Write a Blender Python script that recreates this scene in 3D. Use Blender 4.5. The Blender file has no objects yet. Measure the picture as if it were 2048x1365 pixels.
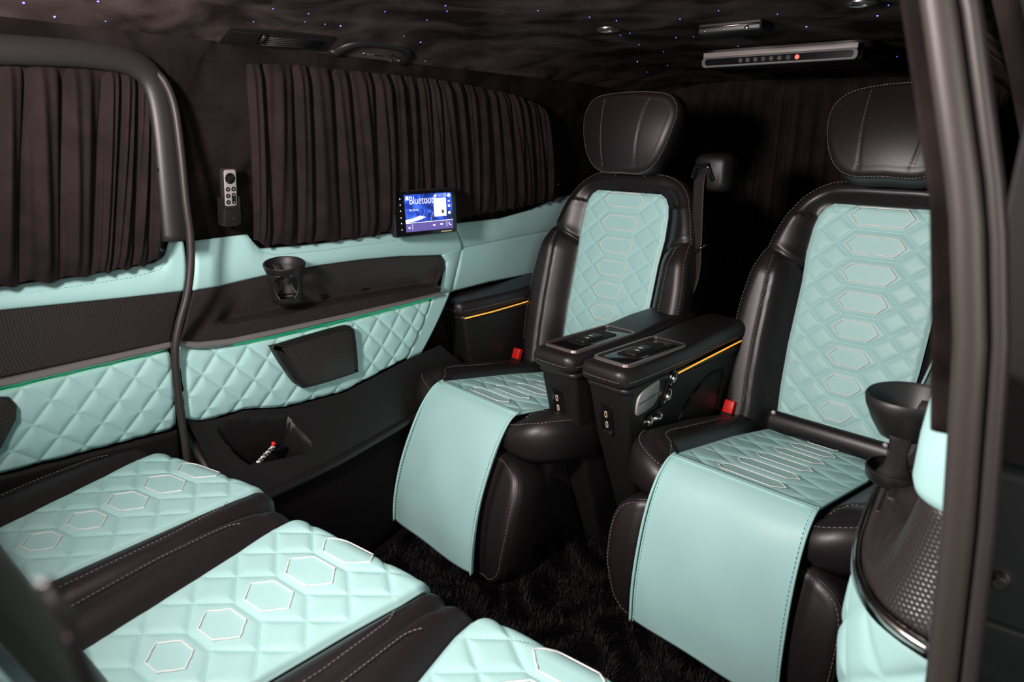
import bpy, bmesh, math, random
import numpy as np
from mathutils import Vector, Matrix

# ------------------------------------------------------------------ camera, world, light, exposure
S = bpy.context.scene
COL = S.collection
FPX, HY, XV = 1345.0, 270.0, 2073.0            # focal length in px of the 2048 frame, horizon row, vanishing column of the van's length
PP = np.array([1024.0, 682.5])
CAM = np.array([0.0, 0.0, 1.2])
def _unit(v): return v / np.linalg.norm(v)
def _axes():
    d = lambda u, v: _unit(np.array([u - PP[0], v - PP[1], FPX]))
    X = d(XV, HY); Z = _unit(np.cross(d(0, HY), d(2048, HY)))
    if Z[1] > 0: Z = -Z
    return np.array([X, np.cross(Z, X), Z])
RW = _axes()                                   # rows: world axes in camera coordinates (right, down, forward)
def ray(u, v): return _unit(RW @ np.array([u - PP[0], v - PP[1], FPX]))
def at(u, v, ax, val):                          # where the sight line of a photo point meets the plane  axis = val
    r = ray(u, v); return CAM + (val - CAM[ax]) / r[ax] * r

cd = bpy.data.cameras.new('camera'); cam = bpy.data.objects.new('camera', cd); COL.objects.link(cam)
right, down, fwd = RW[:, 0], RW[:, 1], RW[:, 2]
cam.matrix_world = Matrix(((right[0], -down[0], -fwd[0], CAM[0]), (right[1], -down[1], -fwd[1], CAM[1]), (right[2], -down[2], -fwd[2], CAM[2]), (0, 0, 0, 1)))
cd.sensor_width = 36.0; cd.lens = FPX / 2048 * 36.0; cd.clip_start = 0.01
cd.dof.use_dof = True; cd.dof.focus_distance = 1.75; cd.dof.aperture_fstop = 4.8
S.camera = cam
S.view_settings.view_transform = 'Standard'; S.view_settings.look = 'None'
S.view_settings.exposure = 0.0; S.view_settings.gamma = 1.0; S.view_settings.use_curve_mapping = False

w = bpy.data.worlds.new('night'); S.world = w; w.use_nodes = True
w.node_tree.nodes['Background'].inputs[0].default_value = (0.9, 0.95, 1.0, 1); w.node_tree.nodes['Background'].inputs[1].default_value = 0.035
def area(name, loc, target, size, power, color):
    l = bpy.data.lights.new(name, 'AREA'); l.shape = 'DISK'; l.size = size; l.energy = power; l.color = color
    o = bpy.data.objects.new(name, l); COL.objects.link(o); o.location = loc
    o.rotation_euler = (Vector(target) - Vector(loc)).to_track_quat('-Z', 'Y').to_euler(); return o
area('front_dome_lamp', (0.0, 0.80, 1.36), (1.0, 0.60, 1.45), 0.20, 40, (1.0, 0.90, 0.87))
area('door_opening_light', (-0.45, -0.75, 1.30), (1.2, 0.9, 0.7), 0.60, 20, (1.0, 0.92, 0.88))

random.seed(4); np.random.seed(4)
# ------------------------------------------------------------------ materials
MATS = {}
def material(name, color, rough=0.5, metal=0.0, spec=0.5, bump=None, coat=0.0, sheen=0.0, emit=None, estr=0.0, vary=None):
    m = bpy.data.materials.new(name); m.use_nodes = True; nt = m.node_tree; b = nt.nodes['Principled BSDF']
    b.inputs['Base Color'].default_value = (*color, 1); b.inputs['Roughness'].default_value = rough
    b.inputs['Metallic'].default_value = metal; b.inputs['Specular IOR Level'].default_value = spec
    b.inputs['Coat Weight'].default_value = coat
    if sheen: b.inputs['Sheen Weight'].default_value = sheen; b.inputs['Sheen Roughness'].default_value = 0.4
    if emit: b.inputs['Emission Color'].default_value = (*emit, 1); b.inputs['Emission Strength'].default_value = estr
    tc = None
    if bump or vary:
        tc = nt.nodes.new('ShaderNodeTexCoord')
    if bump:
        sc, st, dist = bump
        n = nt.nodes.new('ShaderNodeTexNoise'); n.inputs['Scale'].default_value = sc; n.inputs['Detail'].default_value = 3
        bp = nt.nodes.new('ShaderNodeBump'); bp.inputs['Strength'].default_value = st; bp.inputs['Distance'].default_value = dist
        nt.links.new(tc.outputs['Object'], n.inputs['Vector']); nt.links.new(n.outputs['Fac'], bp.inputs['Height']); nt.links.new(bp.outputs['Normal'], b.inputs['Normal'])
    if vary:
        sc, c2, lo, hi = vary
        n2 = nt.nodes.new('ShaderNodeTexNoise'); n2.inputs['Scale'].default_value = sc; n2.inputs['Detail'].default_value = 4; n2.inputs['Distortion'].default_value = 0.6
        r = nt.nodes.new('ShaderNodeValToRGB'); r.color_ramp.elements[0].position = lo; r.color_ramp.elements[1].position = hi
        r.color_ramp.elements[0].color = (*c2, 1); r.color_ramp.elements[1].color = (*color, 1)
        nt.links.new(tc.outputs['Object'], n2.inputs['Vector']); nt.links.new(n2.outputs['Fac'], r.inputs['Fac']); nt.links.new(r.outputs['Color'], b.inputs['Base Color'])
    MATS[name] = m; return m
def math_node(nt, op, a, b=None):
    n = nt.nodes.new('ShaderNodeMath'); n.operation = op
    for i, v in enumerate((a, b)):
        if v is None: continue
        if isinstance(v, (int, float)): n.inputs[i].default_value = v
        else: nt.links.new(v, n.inputs[i])
    return n.outputs[0]
AQUA = (0.385, 0.635, 0.62)
material('aqua leather', AQUA, 0.46, spec=0.35, bump=(420, 0.12, 0.0006), vary=(5, (0.36, 0.60, 0.585), 0.35, 0.7))
material('black leather', (0.0118, 0.0085, 0.0098), 0.44, spec=0.55, bump=(380, 0.22, 0.0008))
material('black plastic', (0.0085, 0.007, 0.0075), 0.48, spec=0.45, bump=(600, 0.25, 0.0005))
material('gloss black', (0.006, 0.006, 0.007), 0.08, spec=0.6)
material('matte black', (0.006, 0.005, 0.0055), 0.7, spec=0.25)
material('trim plastic', (0.017, 0.0145, 0.0155), 0.45, spec=0.45, bump=(700, 0.3, 0.0004))
material('brown leather', (0.11, 0.085, 0.075), 0.5, bump=(380, 0.22, 0.0008))
material('pillar trim', (0.028, 0.0225, 0.0205), 0.5, spec=0.4, bump=(700, 0.3, 0.0004))
material('satin strip', (0.30, 0.275, 0.27), 0.32, metal=0.55)
material('jamb paint', (0.012, 0.015, 0.015), 0.4)
material('top strip', (0.20, 0.175, 0.17), 0.45)
material('rubber', (0.022, 0.017, 0.017), 0.5, spec=0.4)
material('headliner', (0.125, 0.092, 0.086), 1.0, spec=0.03, bump=(160, 0.3, 0.001), vary=(6.5, (0.020, 0.0145, 0.013), 0.38, 0.74))
material('suede', (0.0165, 0.012, 0.0115), 0.95, spec=0.06, bump=(160, 0.3, 0.001), vary=(9, (0.006, 0.0045, 0.004), 0.40, 0.62))
material('curtain suede', (0.023, 0.0155, 0.016), 0.95, spec=0.05, sheen=0.02, bump=(300, 0.3, 0.0008), vary=(14, (0.014, 0.0105, 0.0105), 0.35, 0.7))
material('carpet', (0.006, 0.0045, 0.005), 0.95, spec=0.08, bump=(250, 0.7, 0.003))
material('fur', (0.0032, 0.0022, 0.0025), 0.65, spec=0.18)
material('chrome', (0.62, 0.60, 0.60), 0.16, metal=1.0)
material('brushed metal', (0.33, 0.30, 0.30), 0.30, metal=1.0)
material('bronze bezel', (0.20, 0.155, 0.15), 0.34, metal=0.7)
material('silver thread', (0.80, 0.78, 0.76), 0.4)
material('grey thread', (0.20, 0.16, 0.155), 0.7)
material('aqua thread', (0.42, 0.78, 0.72), 0.6)
material('red plastic', (0.60, 0.012, 0.010), 0.35, emit=(1, 0.01, 0.01), estr=0.0)
material('webbing', (0.022, 0.018, 0.018), 0.6, spec=0.35, bump=(900, 0.5, 0.0008))
material('grey plastic', (0.10, 0.10, 0.10), 0.5)
material('remote silver', (0.45, 0.40, 0.40), 0.38, metal=0.35)
material('green light', (0.0, 0.02, 0.01), 0.5, emit=(0.0, 0.52, 0.2), estr=0.6)
material('amber light', (0.5, 0.25, 0.03), 0.5, emit=(1.0, 0.46, 0.05), estr=0.9)
material('star light', (0.05, 0.05, 0.6), 0.5, emit=(0.10, 0.10, 1.0), estr=9.0)
material('screen white', (0.8, 0.8, 0.8), 0.5, emit=(0.95, 0.97, 1.0), estr=1.0)
material('screen violet', (0.1, 0.08, 0.3), 0.4, emit=(0.13, 0.10, 0.36), estr=0.55)
material('led red', (0.8, 0.02, 0.02), 0.4, emit=(1.0, 0.04, 0.03), estr=2.2)
material('icon grey', (0.35, 0.33, 0.33), 0.5)
material('port gold', (0.85, 0.66, 0.48), 0.35, metal=0.4)
material('lamp lens', (0.32, 0.29, 0.28), 0.3)
material('grille metal', (0.42, 0.42, 0.41), 0.4, metal=0.5, bump=(900, 0.8, 0.001))
# perforated leather: rows of pin holes
def perforated():
    m = material('perforated leather', (0.009, 0.007, 0.008), 0.40); nt = m.node_tree; b = nt.nodes['Principled BSDF']
    tc = nt.nodes.new('ShaderNodeTexCoord'); sp = nt.nodes.new('ShaderNodeSeparateXYZ'); nt.links.new(tc.outputs['Object'], sp.inputs[0])
    k = 2 * math.pi / 0.0085
    s1 = math_node(nt, 'SINE', math_node(nt, 'MULTIPLY', sp.outputs['Y'], k))
    s2 = math_node(nt, 'SINE', math_node(nt, 'MULTIPLY', math_node(nt, 'ADD', sp.outputs['Z'], sp.outputs['X']), k))
    f = math_node(nt, 'GREATER_THAN', math_node(nt, 'MULTIPLY', s1, s2), 0.45)
    mx = nt.nodes.new('ShaderNodeMixRGB'); nt.links.new(f, mx.inputs[0]); mx.inputs[1].default_value = (0.011, 0.0085, 0.0095, 1); mx.inputs[2].default_value = (0.0015, 0.001, 0.0012, 1)
    nt.links.new(mx.outputs[0], b.inputs['Base Color'])
    bp = nt.nodes.new('ShaderNodeBump'); bp.invert = True; bp.inputs['Strength'].default_value = 0.5; bp.inputs['Distance'].default_value = 0.001
    nt.links.new(f, bp.inputs['Height']); nt.links.new(bp.outputs['Normal'], b.inputs['Normal'])
perforated()
def carbon():
    m = material('carbon weave', (0.02, 0.016, 0.016), 0.30, spec=0.6); nt = m.node_tree; b = nt.nodes['Principled BSDF']
    tc = nt.nodes.new('ShaderNodeTexCoord'); sp = nt.nodes.new('ShaderNodeSeparateXYZ'); nt.links.new(tc.outputs['Object'], sp.inputs[0])
    k = 2 * math.pi / 0.0060
    u = math_node(nt, 'MULTIPLY', math_node(nt, 'ADD', sp.outputs['X'], math_node(nt, 'MULTIPLY', sp.outputs['Y'], 0.8)), k)
    v = math_node(nt, 'MULTIPLY', math_node(nt, 'ADD', sp.outputs['Z'], math_node(nt, 'MULTIPLY', sp.outputs['Y'], 0.35)), k * 1.25)
    f = math_node(nt, 'SINE', math_node(nt, 'ADD', u, math_node(nt, 'MULTIPLY', math_node(nt, 'SINE', v), 1.6)))
    f = math_node(nt, 'ADD', math_node(nt, 'MULTIPLY', f, 0.5), 0.5)
    mx = nt.nodes.new('ShaderNodeMixRGB'); nt.links.new(f, mx.inputs[0]); mx.inputs[1].default_value = (0.007, 0.006, 0.006, 1); mx.inputs[2].default_value = (0.042, 0.032, 0.031, 1)
    nt.links.new(mx.outputs[0], b.inputs['Base Color'])
    bp = nt.nodes.new('ShaderNodeBump'); bp.inputs['Strength'].default_value = 0.35; bp.inputs['Distance'].default_value = 0.001
    nt.links.new(f, bp.inputs['Height']); nt.links.new(bp.outputs['Normal'], b.inputs['Normal'])
carbon()
def grille():
    m = material('speaker mesh', (0.012, 0.010, 0.010), 0.5); nt = m.node_tree; b = nt.nodes['Principled BSDF']
    tc = nt.nodes.new('ShaderNodeTexCoord'); sp = nt.nodes.new('ShaderNodeSeparateXYZ'); nt.links.new(tc.outputs['Object'], sp.inputs[0])
    k = 2 * math.pi / 0.0088
    s1 = math_node(nt, 'SINE', math_node(nt, 'MULTIPLY', sp.outputs['X'], k)); s2 = math_node(nt, 'SINE', math_node(nt, 'MULTIPLY', sp.outputs['Z'], k))
    f = math_node(nt, 'GREATER_THAN', math_node(nt, 'MULTIPLY', s1, s2), 0.3)
    mx = nt.nodes.new('ShaderNodeMixRGB'); nt.links.new(f, mx.inputs[0]); mx.inputs[1].default_value = (0.026, 0.020, 0.020, 1); mx.inputs[2].default_value = (0.001, 0.001, 0.001, 1)
    nt.links.new(mx.outputs[0], b.inputs['Base Color'])
grille()
def screen_blue():
    m = material('screen blue', (0.01, 0.02, 0.1), 0.15); nt = m.node_tree; b = nt.nodes['Principled BSDF']
    tc = nt.nodes.new('ShaderNodeTexCoord'); wv = nt.nodes.new('ShaderNodeTexNoise'); wv.inputs['Scale'].default_value = 26; wv.inputs['Distortion'].default_value = 1.2
    nt.links.new(tc.outputs['Object'], wv.inputs['Vector'])
    r = nt.nodes.new('ShaderNodeValToRGB'); e = r.color_ramp.elements
    e[0].position = 0.33; e[0].color = (0.008, 0.010, 0.07, 1); e[1].position = 0.72; e[1].color = (0.10, 0.25, 0.95, 1)
    n = r.color_ramp.elements.new(0.5); n.color = (0.015, 0.07, 0.62, 1)
    nt.links.new(wv.outputs['Fac'], r.inputs['Fac']); nt.links.new(r.outputs['Color'], b.inputs['Emission Color']); b.inputs['Emission Strength'].default_value = 1.0
screen_blue()

# ------------------------------------------------------------------ mesh helpers
def link(o, parent):
    COL.objects.link(o)
    if parent is not None: o.parent = parent
    return o
def tag(o, label=None, cat=None, group=None, kind=None):
    for k, v in (('label', label), ('category', cat), ('group', group), ('kind', kind)):
        if v: o[k] = v
    return o
def empty(name, loc=(0, 0, 0), rz=0.0):
    o = bpy.data.objects.new(name, None); o.empty_display_size = 0.05; o.location = loc; o.rotation_euler = (0, 0, rz); COL.objects.link(o); return o
def meshobj(name, V, F, mat, parent=None, smooth=True, mat2=None, sel=None):
    me = bpy.data.meshes.new(name); me.from_pydata([tuple(map(float, v)) for v in V], [], F); me.validate()
    me.materials.append(MATS[mat])
    if mat2: me.materials.append(MATS[mat2])
    if smooth: me.polygons.foreach_set('use_smooth', [True] * len(me.polygons))
    if sel is not None and len(sel) == len(me.polygons): me.polygons.foreach_set('material_index', [int(x) for x in sel])
    bm = bmesh.new(); bm.from_mesh(me); bmesh.ops.recalc_face_normals(bm, faces=bm.faces); bm.to_mesh(me); bm.free()
    o = bpy.data.objects.new(name, me); return link(o, parent)
def sharp(o, ang=35):
    me = o.data; bm = bmesh.new(); bm.from_mesh(me)
    for e in bm.edges:
        if len(e.link_faces) == 2 and e.calc_face_angle(0) > math.radians(ang): e.smooth = False
    bm.to_mesh(me); bm.free(); return o
def grid(name, Pt, mat, parent=None, thick=0.0, mat2=None, selfn=None, toward=None):
    """sheet of points (nu, nv, 3); thick > 0 makes a closed slab away from `toward`"""
    nu, nv = Pt.shape[:2]; V = Pt.reshape(-1, 3)
    idx = np.arange(nu * nv).reshape(nu, nv)
    q = np.stack([idx[:-1, :-1], idx[1:, :-1], idx[1:, 1:], idx[:-1, 1:]], -1).reshape(-1, 4)
    F = q.tolist()
    if thick:
        du = np.gradient(Pt, axis=0); dv = np.gradient(Pt, axis=1); N = np.cross(du, dv); N /= np.linalg.norm(N, axis=-1, keepdims=True) + 1e-12
        if toward is not None:
            s = np.sign((N * np.asarray(toward)).sum(-1, keepdims=True)); s[s == 0] = 1; N = N * s
        B = (Pt - N * thick).reshape(-1, 3); n = len(V); V = np.vstack([V, B])
        F += [[a + n for a in f[::-1]] for f in q.tolist()]
        rim = list(idx[:, 0]) + list(idx[-1, 1:]) + list(idx[-2::-1, -1]) + list(idx[0, -2:0:-1])
        for a, b in zip(rim, rim[1:] + rim[:1]): F.append([int(a), int(b), int(b) + n, int(a) + n])
    sel = None
    if selfn is not None: sel = [selfn(i) for i in range(len(F))]
    return meshobj(name, V, F, mat, parent, True, mat2, sel)
def loft(name, rings, mat, parent=None, cap=True, smooth=True):
    n = len(rings[0]); V = [p for r in rings for p in r]; F = []
    for k in range(len(rings) - 1):
        for i in range(n):
            j = (i + 1) % n; F.append([k * n + i, k * n + j, (k + 1) * n + j, (k + 1) * n + i])
    if cap: F.append(list(range(n))[::-1]); F.append([(len(rings) - 1) * n + i for i in range(n)])
    return meshobj(name, V, F, mat, parent, smooth)
def tube(name, pts, r, mat, parent=None, n=8, flat=(1, 1), up=(0, 0, 1), closed=False):
    P = np.array(pts, float); m = len(P); rings = []
    for i in range(m):
        if closed: t = P[(i + 1) % m] - P[i - 1]
        else: t = P[min(i + 1, m - 1)] - P[max(i - 1, 0)]
        t = _unit(t); u = np.cross(t, np.array(up, float))
        if np.linalg.norm(u) < 1e-4: u = np.cross(t, np.array([1.0, 0.3, 0]))
        u = _unit(u); v = np.cross(u, t); rr = r[i] if hasattr(r, '__len__') else r
        rings.append([P[i] + rr * (flat[0] * math.cos(a) * u + flat[1] * math.sin(a) * v) for a in np.linspace(0, 2 * math.pi, n, endpoint=False)])
    if closed: rings.append(rings[0]); return loft(name, rings, mat, parent, cap=False)
    return loft(name, rings, mat, parent)
def catmull(pts, per=8, closed=False):
    P = np.array(pts, float); n = len(P); out = []
    rng = range(n) if closed else range(n - 1)
    for i in rng:
        p0, p1, p2, p3 = (P[(i - 1) % n], P[i], P[(i + 1) % n], P[(i + 2) % n]) if closed else (P[max(i - 1, 0)], P[i], P[i + 1], P[min(i + 2, n - 1)])
        for t in np.linspace(0, 1, per, endpoint=False):
            out.append(0.5 * ((2 * p1) + (p2 - p0) * t + (2 * p0 - 5 * p1 + 4 * p2 - p3) * t * t + (3 * p1 - p0 - 3 * p2 + p3) * t ** 3))
    if not closed: out.append(P[-1])
    return np.array(out)
def resample(pts, n):
    P = np.array(pts, float); d = np.r_[0, np.cumsum(np.linalg.norm(np.diff(P, axis=0), axis=1))]; t = np.linspace(0, d[-1], n)
    return np.stack([np.interp(t, d, P[:, k]) for k in range(P.shape[1])], -1)
def rbox(name, lo, hi, mat, parent=None, r=0.004, seg=3, M=None):
    bm = bmesh.new(); bmesh.ops.create_cube(bm, size=1.0)
    lo, hi = np.array(lo, float), np.array(hi, float)
    for v in bm.verts: v.co = Vector((lo + hi) / 2) + Vector(np.array(v.co) * (hi - lo))
    if r > 0: bmesh.ops.bevel(bm, geom=bm.edges[:] , offset=r, segments=seg, affect='EDGES', profile=0.5)
    if M is not None: bm.transform(M)
    me = bpy.data.meshes.new(name); bm.to_mesh(me); bm.free(); me.materials.append(MATS[mat])
    me.polygons.foreach_set('use_smooth', [True] * len(me.polygons))
    o = bpy.data.objects.new(name, me); link(o, parent); return sharp(o, 50)
def prism(name, out, f, d0, d1, mat, parent=None, bev=0.0, seg=2):
    """outline (p, q) extruded along the third local direction between d0 and d1; f maps (p, q, d) to space; bevelled front edge"""
    O = np.array(out, float); n = len(O); c = O.mean(0)
    nx = np.roll(O, -1, 0) - np.roll(O, 1, 0); nrm = np.stack([nx[:, 1], -nx[:, 0]], -1); nrm /= np.linalg.norm(nrm, axis=1, keepdims=True) + 1e-9
    if ((nrm * (O - c)).sum()) < 0: nrm = -nrm
    rings = []
    rings.append([f(p[0], p[1], d0) for p in O])
    if bev > 0:
        for k in range(seg + 1):
            a = k / seg * math.pi / 2; ins = bev * (1 - math.cos(a)); dd = d1 - bev * (1 - math.sin(a))
            Q = O - nrm * ins; rings.append([f(p[0], p[1], dd) for p in Q])
    else: rings.append([f(p[0], p[1], d1) for p in O])
    o = loft(name, rings, mat, parent); return sharp(o, 40)
def rrect(w, h, r, n=5, cx=0, cy=0):
    out = []
    for sx, sy, a0 in ((1, 1, 0), (-1, 1, 90), (-1, -1, 180), (1, -1, 270)):
        for k in range(n + 1):
            a = math.radians(a0 + 90 * k / n); out.append((cx + sx * (w / 2 - r) + r * math.cos(a), cy + sy * (h / 2 - r) + r * math.sin(a)))
    return out
def pillow(name, outline, h, frame, e, thick, mat, parent=None, K=26, mat2=None, m2fn=None, center=None):
    """padded body over a 2-D outline: height field h(p, q), rolled edge of radius e, depth thick"""
    O = np.array(outline, float); n = len(O); c = np.array(center if center is not None else O.mean(0))
    nx = np.roll(O, -1, 0) - np.roll(O, 1, 0); nr = np.stack([nx[:, 1], -nx[:, 0]], -1); nr /= np.linalg.norm(nr, axis=1, keepdims=True) + 1e-9
    if (nr * (O - c)).sum() < 0: nr = -nr
    rings = []
    for k in range(1, K + 1):
        r = (k / K) ** 0.8; Q = c + r * (O - c); rings.append(np.c_[Q, h(Q[:, 0], Q[:, 1])])
    hb = rings[-1][:, 2]
    for t in np.linspace(0, math.pi / 2, 7)[1:]:
        Q = O + nr * e * math.sin(t); rings.append(np.c_[Q, hb - e * (1 - math.cos(t))])
    Q = O + nr * e
    rings.append(np.c_[Q, np.full(n, -thick + e * 0.5)]); rings.append(np.c_[O + nr * e * 0.5, np.full(n, -thick)])
    V = [frame(c[0], c[1], float(h(c[:1], c[1:])[0]))] + [frame(*p) for r in rings for p in r]
    V.append(frame(c[0], c[1], -thick)); F = []; sel = []
    def add(f, p):
        F.append(f); sel.append(1 if (m2fn is not None and m2fn(p[0], p[1])) else 0)
    for i in range(n):
        j = (i + 1) % n; add([0, 1 + i, 1 + j], rings[0][i])
        for k in range(len(rings) - 1):
            add([1 + k * n + i, 1 + (k + 1) * n + i, 1 + (k + 1) * n + j, 1 + k * n + j], rings[k][i] if k < K else (9, 9))
        L = 1 + (len(rings) - 1) * n; add([L + i, len(V) - 1, L + j], (9, 9))
    return meshobj(name, V, F, mat, parent, True, mat2, sel if mat2 else None)
def rimpath(outline, h, frame, e, ang, lift=0.001):
    O = np.array(outline, float); c = O.mean(0); nx = np.roll(O, -1, 0) - np.roll(O, 1, 0); nr = np.stack([nx[:, 1], -nx[:, 0]], -1); nr /= np.linalg.norm(nr, axis=1, keepdims=True) + 1e-9
    if (nr * (O - c)).sum() < 0: nr = -nr
    hb = h(O[:, 0], O[:, 1]); ca, sa = math.cos(math.radians(ang)), math.sin(math.radians(ang)); Q = O + nr * (e * sa + lift * sa)
    return [frame(q[0], q[1], hh - e * (1 - ca) + lift * ca) for q, hh in zip(Q, hb)]
def threads(name, surf, p, wb, m, off, v0, v1, W, parent, mat='aqua thread', wid=0.0006):
    """stitch rows along the seams of a quilted field"""
    paths = []
    for k in range(-12, 24):
        vk = off + k * p
        if v0 < vk < v1:
            w = float(wb(vk)); paths.append([(x, vk + d) for x in np.linspace(-w, w, 12) for d in (0,)])
        for sg in (1, -1):
            for dr in (1, -1):
                v = vk + dr * np.linspace(0, 0.4, 160); u = np.array([float(wb(x)) for x in v]) + np.abs(v - vk) / m
                ok = (v > v0) & (v < v1) & (u < np.array([float(W(x)) for x in v]) - 0.004)
                if ok.sum() > 6: paths.append([(sg * a, b) for a, b in zip(u[ok], v[ok])])
    V, F = [], []
    for pa in paths:
        P = np.array([surf(a, b) for a, b in pa]); d = np.r_[0, np.cumsum(np.linalg.norm(np.diff(P, axis=0), axis=1))]; t = 0.0
        n_ = int((d[-1] - 0.0035) / 0.006)
        for q in range(max(n_, 0)):
            t = q * 0.006; a = np.array([np.interp(t, d, P[:, c]) for c in range(3)]); b = np.array([np.interp(t + 0.0038, d, P[:, c]) for c in range(3)])
            ax = _unit(b - a); uu = _unit(np.cross(ax, [0.31, 0.52, 0.8])); vv = np.cross(ax, uu); k0 = len(V)
            for pnt in (a, b):
                for s_ in range(3):
                    g = s_ * 2.094; V.append(pnt + wid * (math.cos(g) * uu + math.sin(g) * vv))
            for s_ in range(3):
                s2 = (s_ + 1) % 3; F.append([k0 + s_, k0 + s2, k0 + 3 + s2, k0 + 3 + s_])
    return meshobj(name, V, F, mat, parent, False)
def dashes(name, pts, mat, parent, dash=0.006, gap=0.004, wid=0.0009, lift=None):
    """a row of thread stitches along a 3-D path, one mesh"""
    P = np.array(pts, float); d = np.r_[0, np.cumsum(np.linalg.norm(np.diff(P, axis=0), axis=1))]
    V, F = [], []; t = 0.0
    pos = lambda s: np.array([np.interp(s, d, P[:, k]) for k in range(3)])
    while t + dash < d[-1]:
        a, b = pos(t), pos(t + dash); ax = _unit(b - a); u = np.cross(ax, [0.31, 0.52, 0.8]); u = _unit(u); v = np.cross(ax, u); k = len(V)
        for p in (a, b):
            for s in range(4):
                g = s * math.pi / 2 + 0.78; V.append(p + wid * (math.cos(g) * u + math.sin(g) * v))
        for s in range(4):
            s2 = (s + 1) % 4; F.append([k + s, k + s2, k + 4 + s2, k + 4 + s])
        F.append([k + 3, k + 2, k + 1, k]); F.append([k + 4, k + 5, k + 6, k + 7]); t += dash + gap
    if V: return meshobj(name, V, F, mat, parent, False)
def quilt(u, v, p, wb, m, pad=0.006, sg=0.010, off=0.0):
    """height of a padded field of diamonds around a spine of hexagons; u across, v along, bars at v = off + k p"""
    au = np.abs(u); k = np.round((v - off) / p); dbar = np.abs(v - off - k * p)
    t = np.maximum(au - wb, 0); L = math.sqrt(1 + m * m)
    w1 = (v - off - m * t); w2 = (v - off + m * t)
    d1 = np.abs(w1 - np.round(w1 / p) * p) / L; d2 = np.abs(w2 - np.round(w2 / p) * p) / L
    d = np.where(au < wb, dbar, np.minimum(d1, d2))
    return pad * (1 - np.exp(-(d / sg) ** 1.3)) - pad
def hexring(cx, cy, hw, hh):
    k = hh * 0.95
    c = [(-hw, 0), (-hw + k, hh), (hw - k, hh), (hw, 0), (hw - k, -hh), (-hw + k, -hh)]
    out = []
    for i in range(6):
        a, b = np.array(c[i]), np.array(c[(i + 1) % 6])
        for t in np.linspace(0, 1, 5, endpoint=False): out.append(a + (b - a) * t)
    return [(cx + q[0], cy + q[1]) for q in out]
def text_mesh(name, body, size, mat, parent, f, cx, cy, align='LEFT', d=0.0, fit=None):
    cu = bpy.data.curves.new(name, 'FONT'); cu.body = body; cu.size = size; cu.align_x = align; cu.resolution_u = 3; cu.offset = -0.012 * size if fit else 0.0
    o = bpy.data.objects.new(name, cu); COL.objects.link(o)
    bpy.context.view_layer.update(); me = bpy.data.meshes.new_from_object(o.evaluated_get(bpy.context.evaluated_depsgraph_get()))
    COL.objects.unlink(o); bpy.data.objects.remove(o)
    if fit:
        w_ = max(v.co.x for v in me.vertices); h_ = max(v.co.y for v in me.vertices)
        for v in me.vertices: v.co.x *= fit[0] / w_; v.co.y *= fit[1] / h_
    for v in me.vertices: v.co = Vector(f(cx + v.co.x, cy + v.co.y, d))
    me.materials.clear(); me.materials.append(MATS[mat]); r = bpy.data.objects.new(name, me); return link(r, parent)
def lathe(name, prof, mat, parent=None, n=40, M=None):
    rings = [[(r * math.cos(a), r * math.sin(a), z) for a in np.linspace(0, 2 * math.pi, n, endpoint=False)] for r, z in prof]
    if M is not None: rings = [[M @ Vector(p) for p in r] for r in rings]
    o = loft(name, rings, mat, parent, cap=False); return sharp(o, 45)
def ball(name, loc, r, mat, parent=None, sub=2, scale=(1, 1, 1)):
    bm = bmesh.new(); bmesh.ops.create_icosphere(bm, subdivisions=sub, radius=r)
    for v in bm.verts: v.co = Vector((v.co.x * scale[0], v.co.y * scale[1], v.co.z * scale[2])) + Vector(loc)
    me = bpy.data.meshes.new(name); bm.to_mesh(me); bm.free(); me.materials.append(MATS[mat]); me.polygons.foreach_set('use_smooth', [True] * len(me.polygons))
    return link(bpy.data.objects.new(name, me), parent)
def smooth01(x): x = np.clip(x, 0, 1); return x * x * (3 - 2 * x)

# ------------------------------------------------------------------ shell: floor, ceiling, walls
XF, XR = -0.9, 3.15
fl = rbox('floor', (XF, -0.12, -0.05), (XR, 1.75, 0.0), 'carpet', None, 0.0); tag(fl, 'dark carpeted van floor under the shaggy rug', 'floor', kind='structure')
def zceil(x, y):
    z = 1.45 - 0.11 * np.clip((y - 1.12) / 0.42, 0, 1) ** 2.2 - 0.05 * np.clip((x - 2.3) / 0.85, 0, 1) ** 2
    return z - 0.12 * np.clip((0.28 - y) / 0.22, 0, 1) ** 1.8
yy = np.r_[np.linspace(0.08, 1.56, 60)]; xx = np.linspace(XF, XR, 70)
PX, PY = np.meshgrid(xx, yy, indexing='ij')
ce = grid('ceiling', np.stack([PX, PY, zceil(PX, PY)], -1), 'headliner', None, 0.02, toward=(0, 0, -1))
tag(ce, 'dark brown suede headliner with a starlight sky', 'ceiling', kind='structure')
def on_ceiling(u, v, dz=0.0):
    r = ray(u, v); t = np.linspace(0.3, 6, 6000); Q = CAM + t[:, None] * r
    g = Q[:, 2] - (zceil(Q[:, 0], Q[:, 1]) - dz); k = np.argmax(g > 0); return Q[k]
STARS = [(47,5),(196,2),(109,33),(211,42),(198,68),(257,76),(310,85),(546,17),(617,27),(507,43),(610,43),(650,48),(681,51),(770,23),(891,11),(894,22),(854,40),(808,72),(841,84),(850,122),(1076,21),(1179,34),(1233,41),(1260,66),(1241,70),(1278,89),(1327,103),(1275,123),(1335,131),(1294,144),(1360,38),(1437,21),(1555,28),(1613,53),(1755,31),(1777,10),(1352,75),(1387,73),(1476,92),(1703,92),(1746,102),(1794,113),(1532,58)]
BIG = {(109,33),(198,68),(841,84),(1275,123),(1613,53),(1746,102),(681,51),(47,5),(1755,31),(196,2),(1703,92)}
st0 = {}
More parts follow.
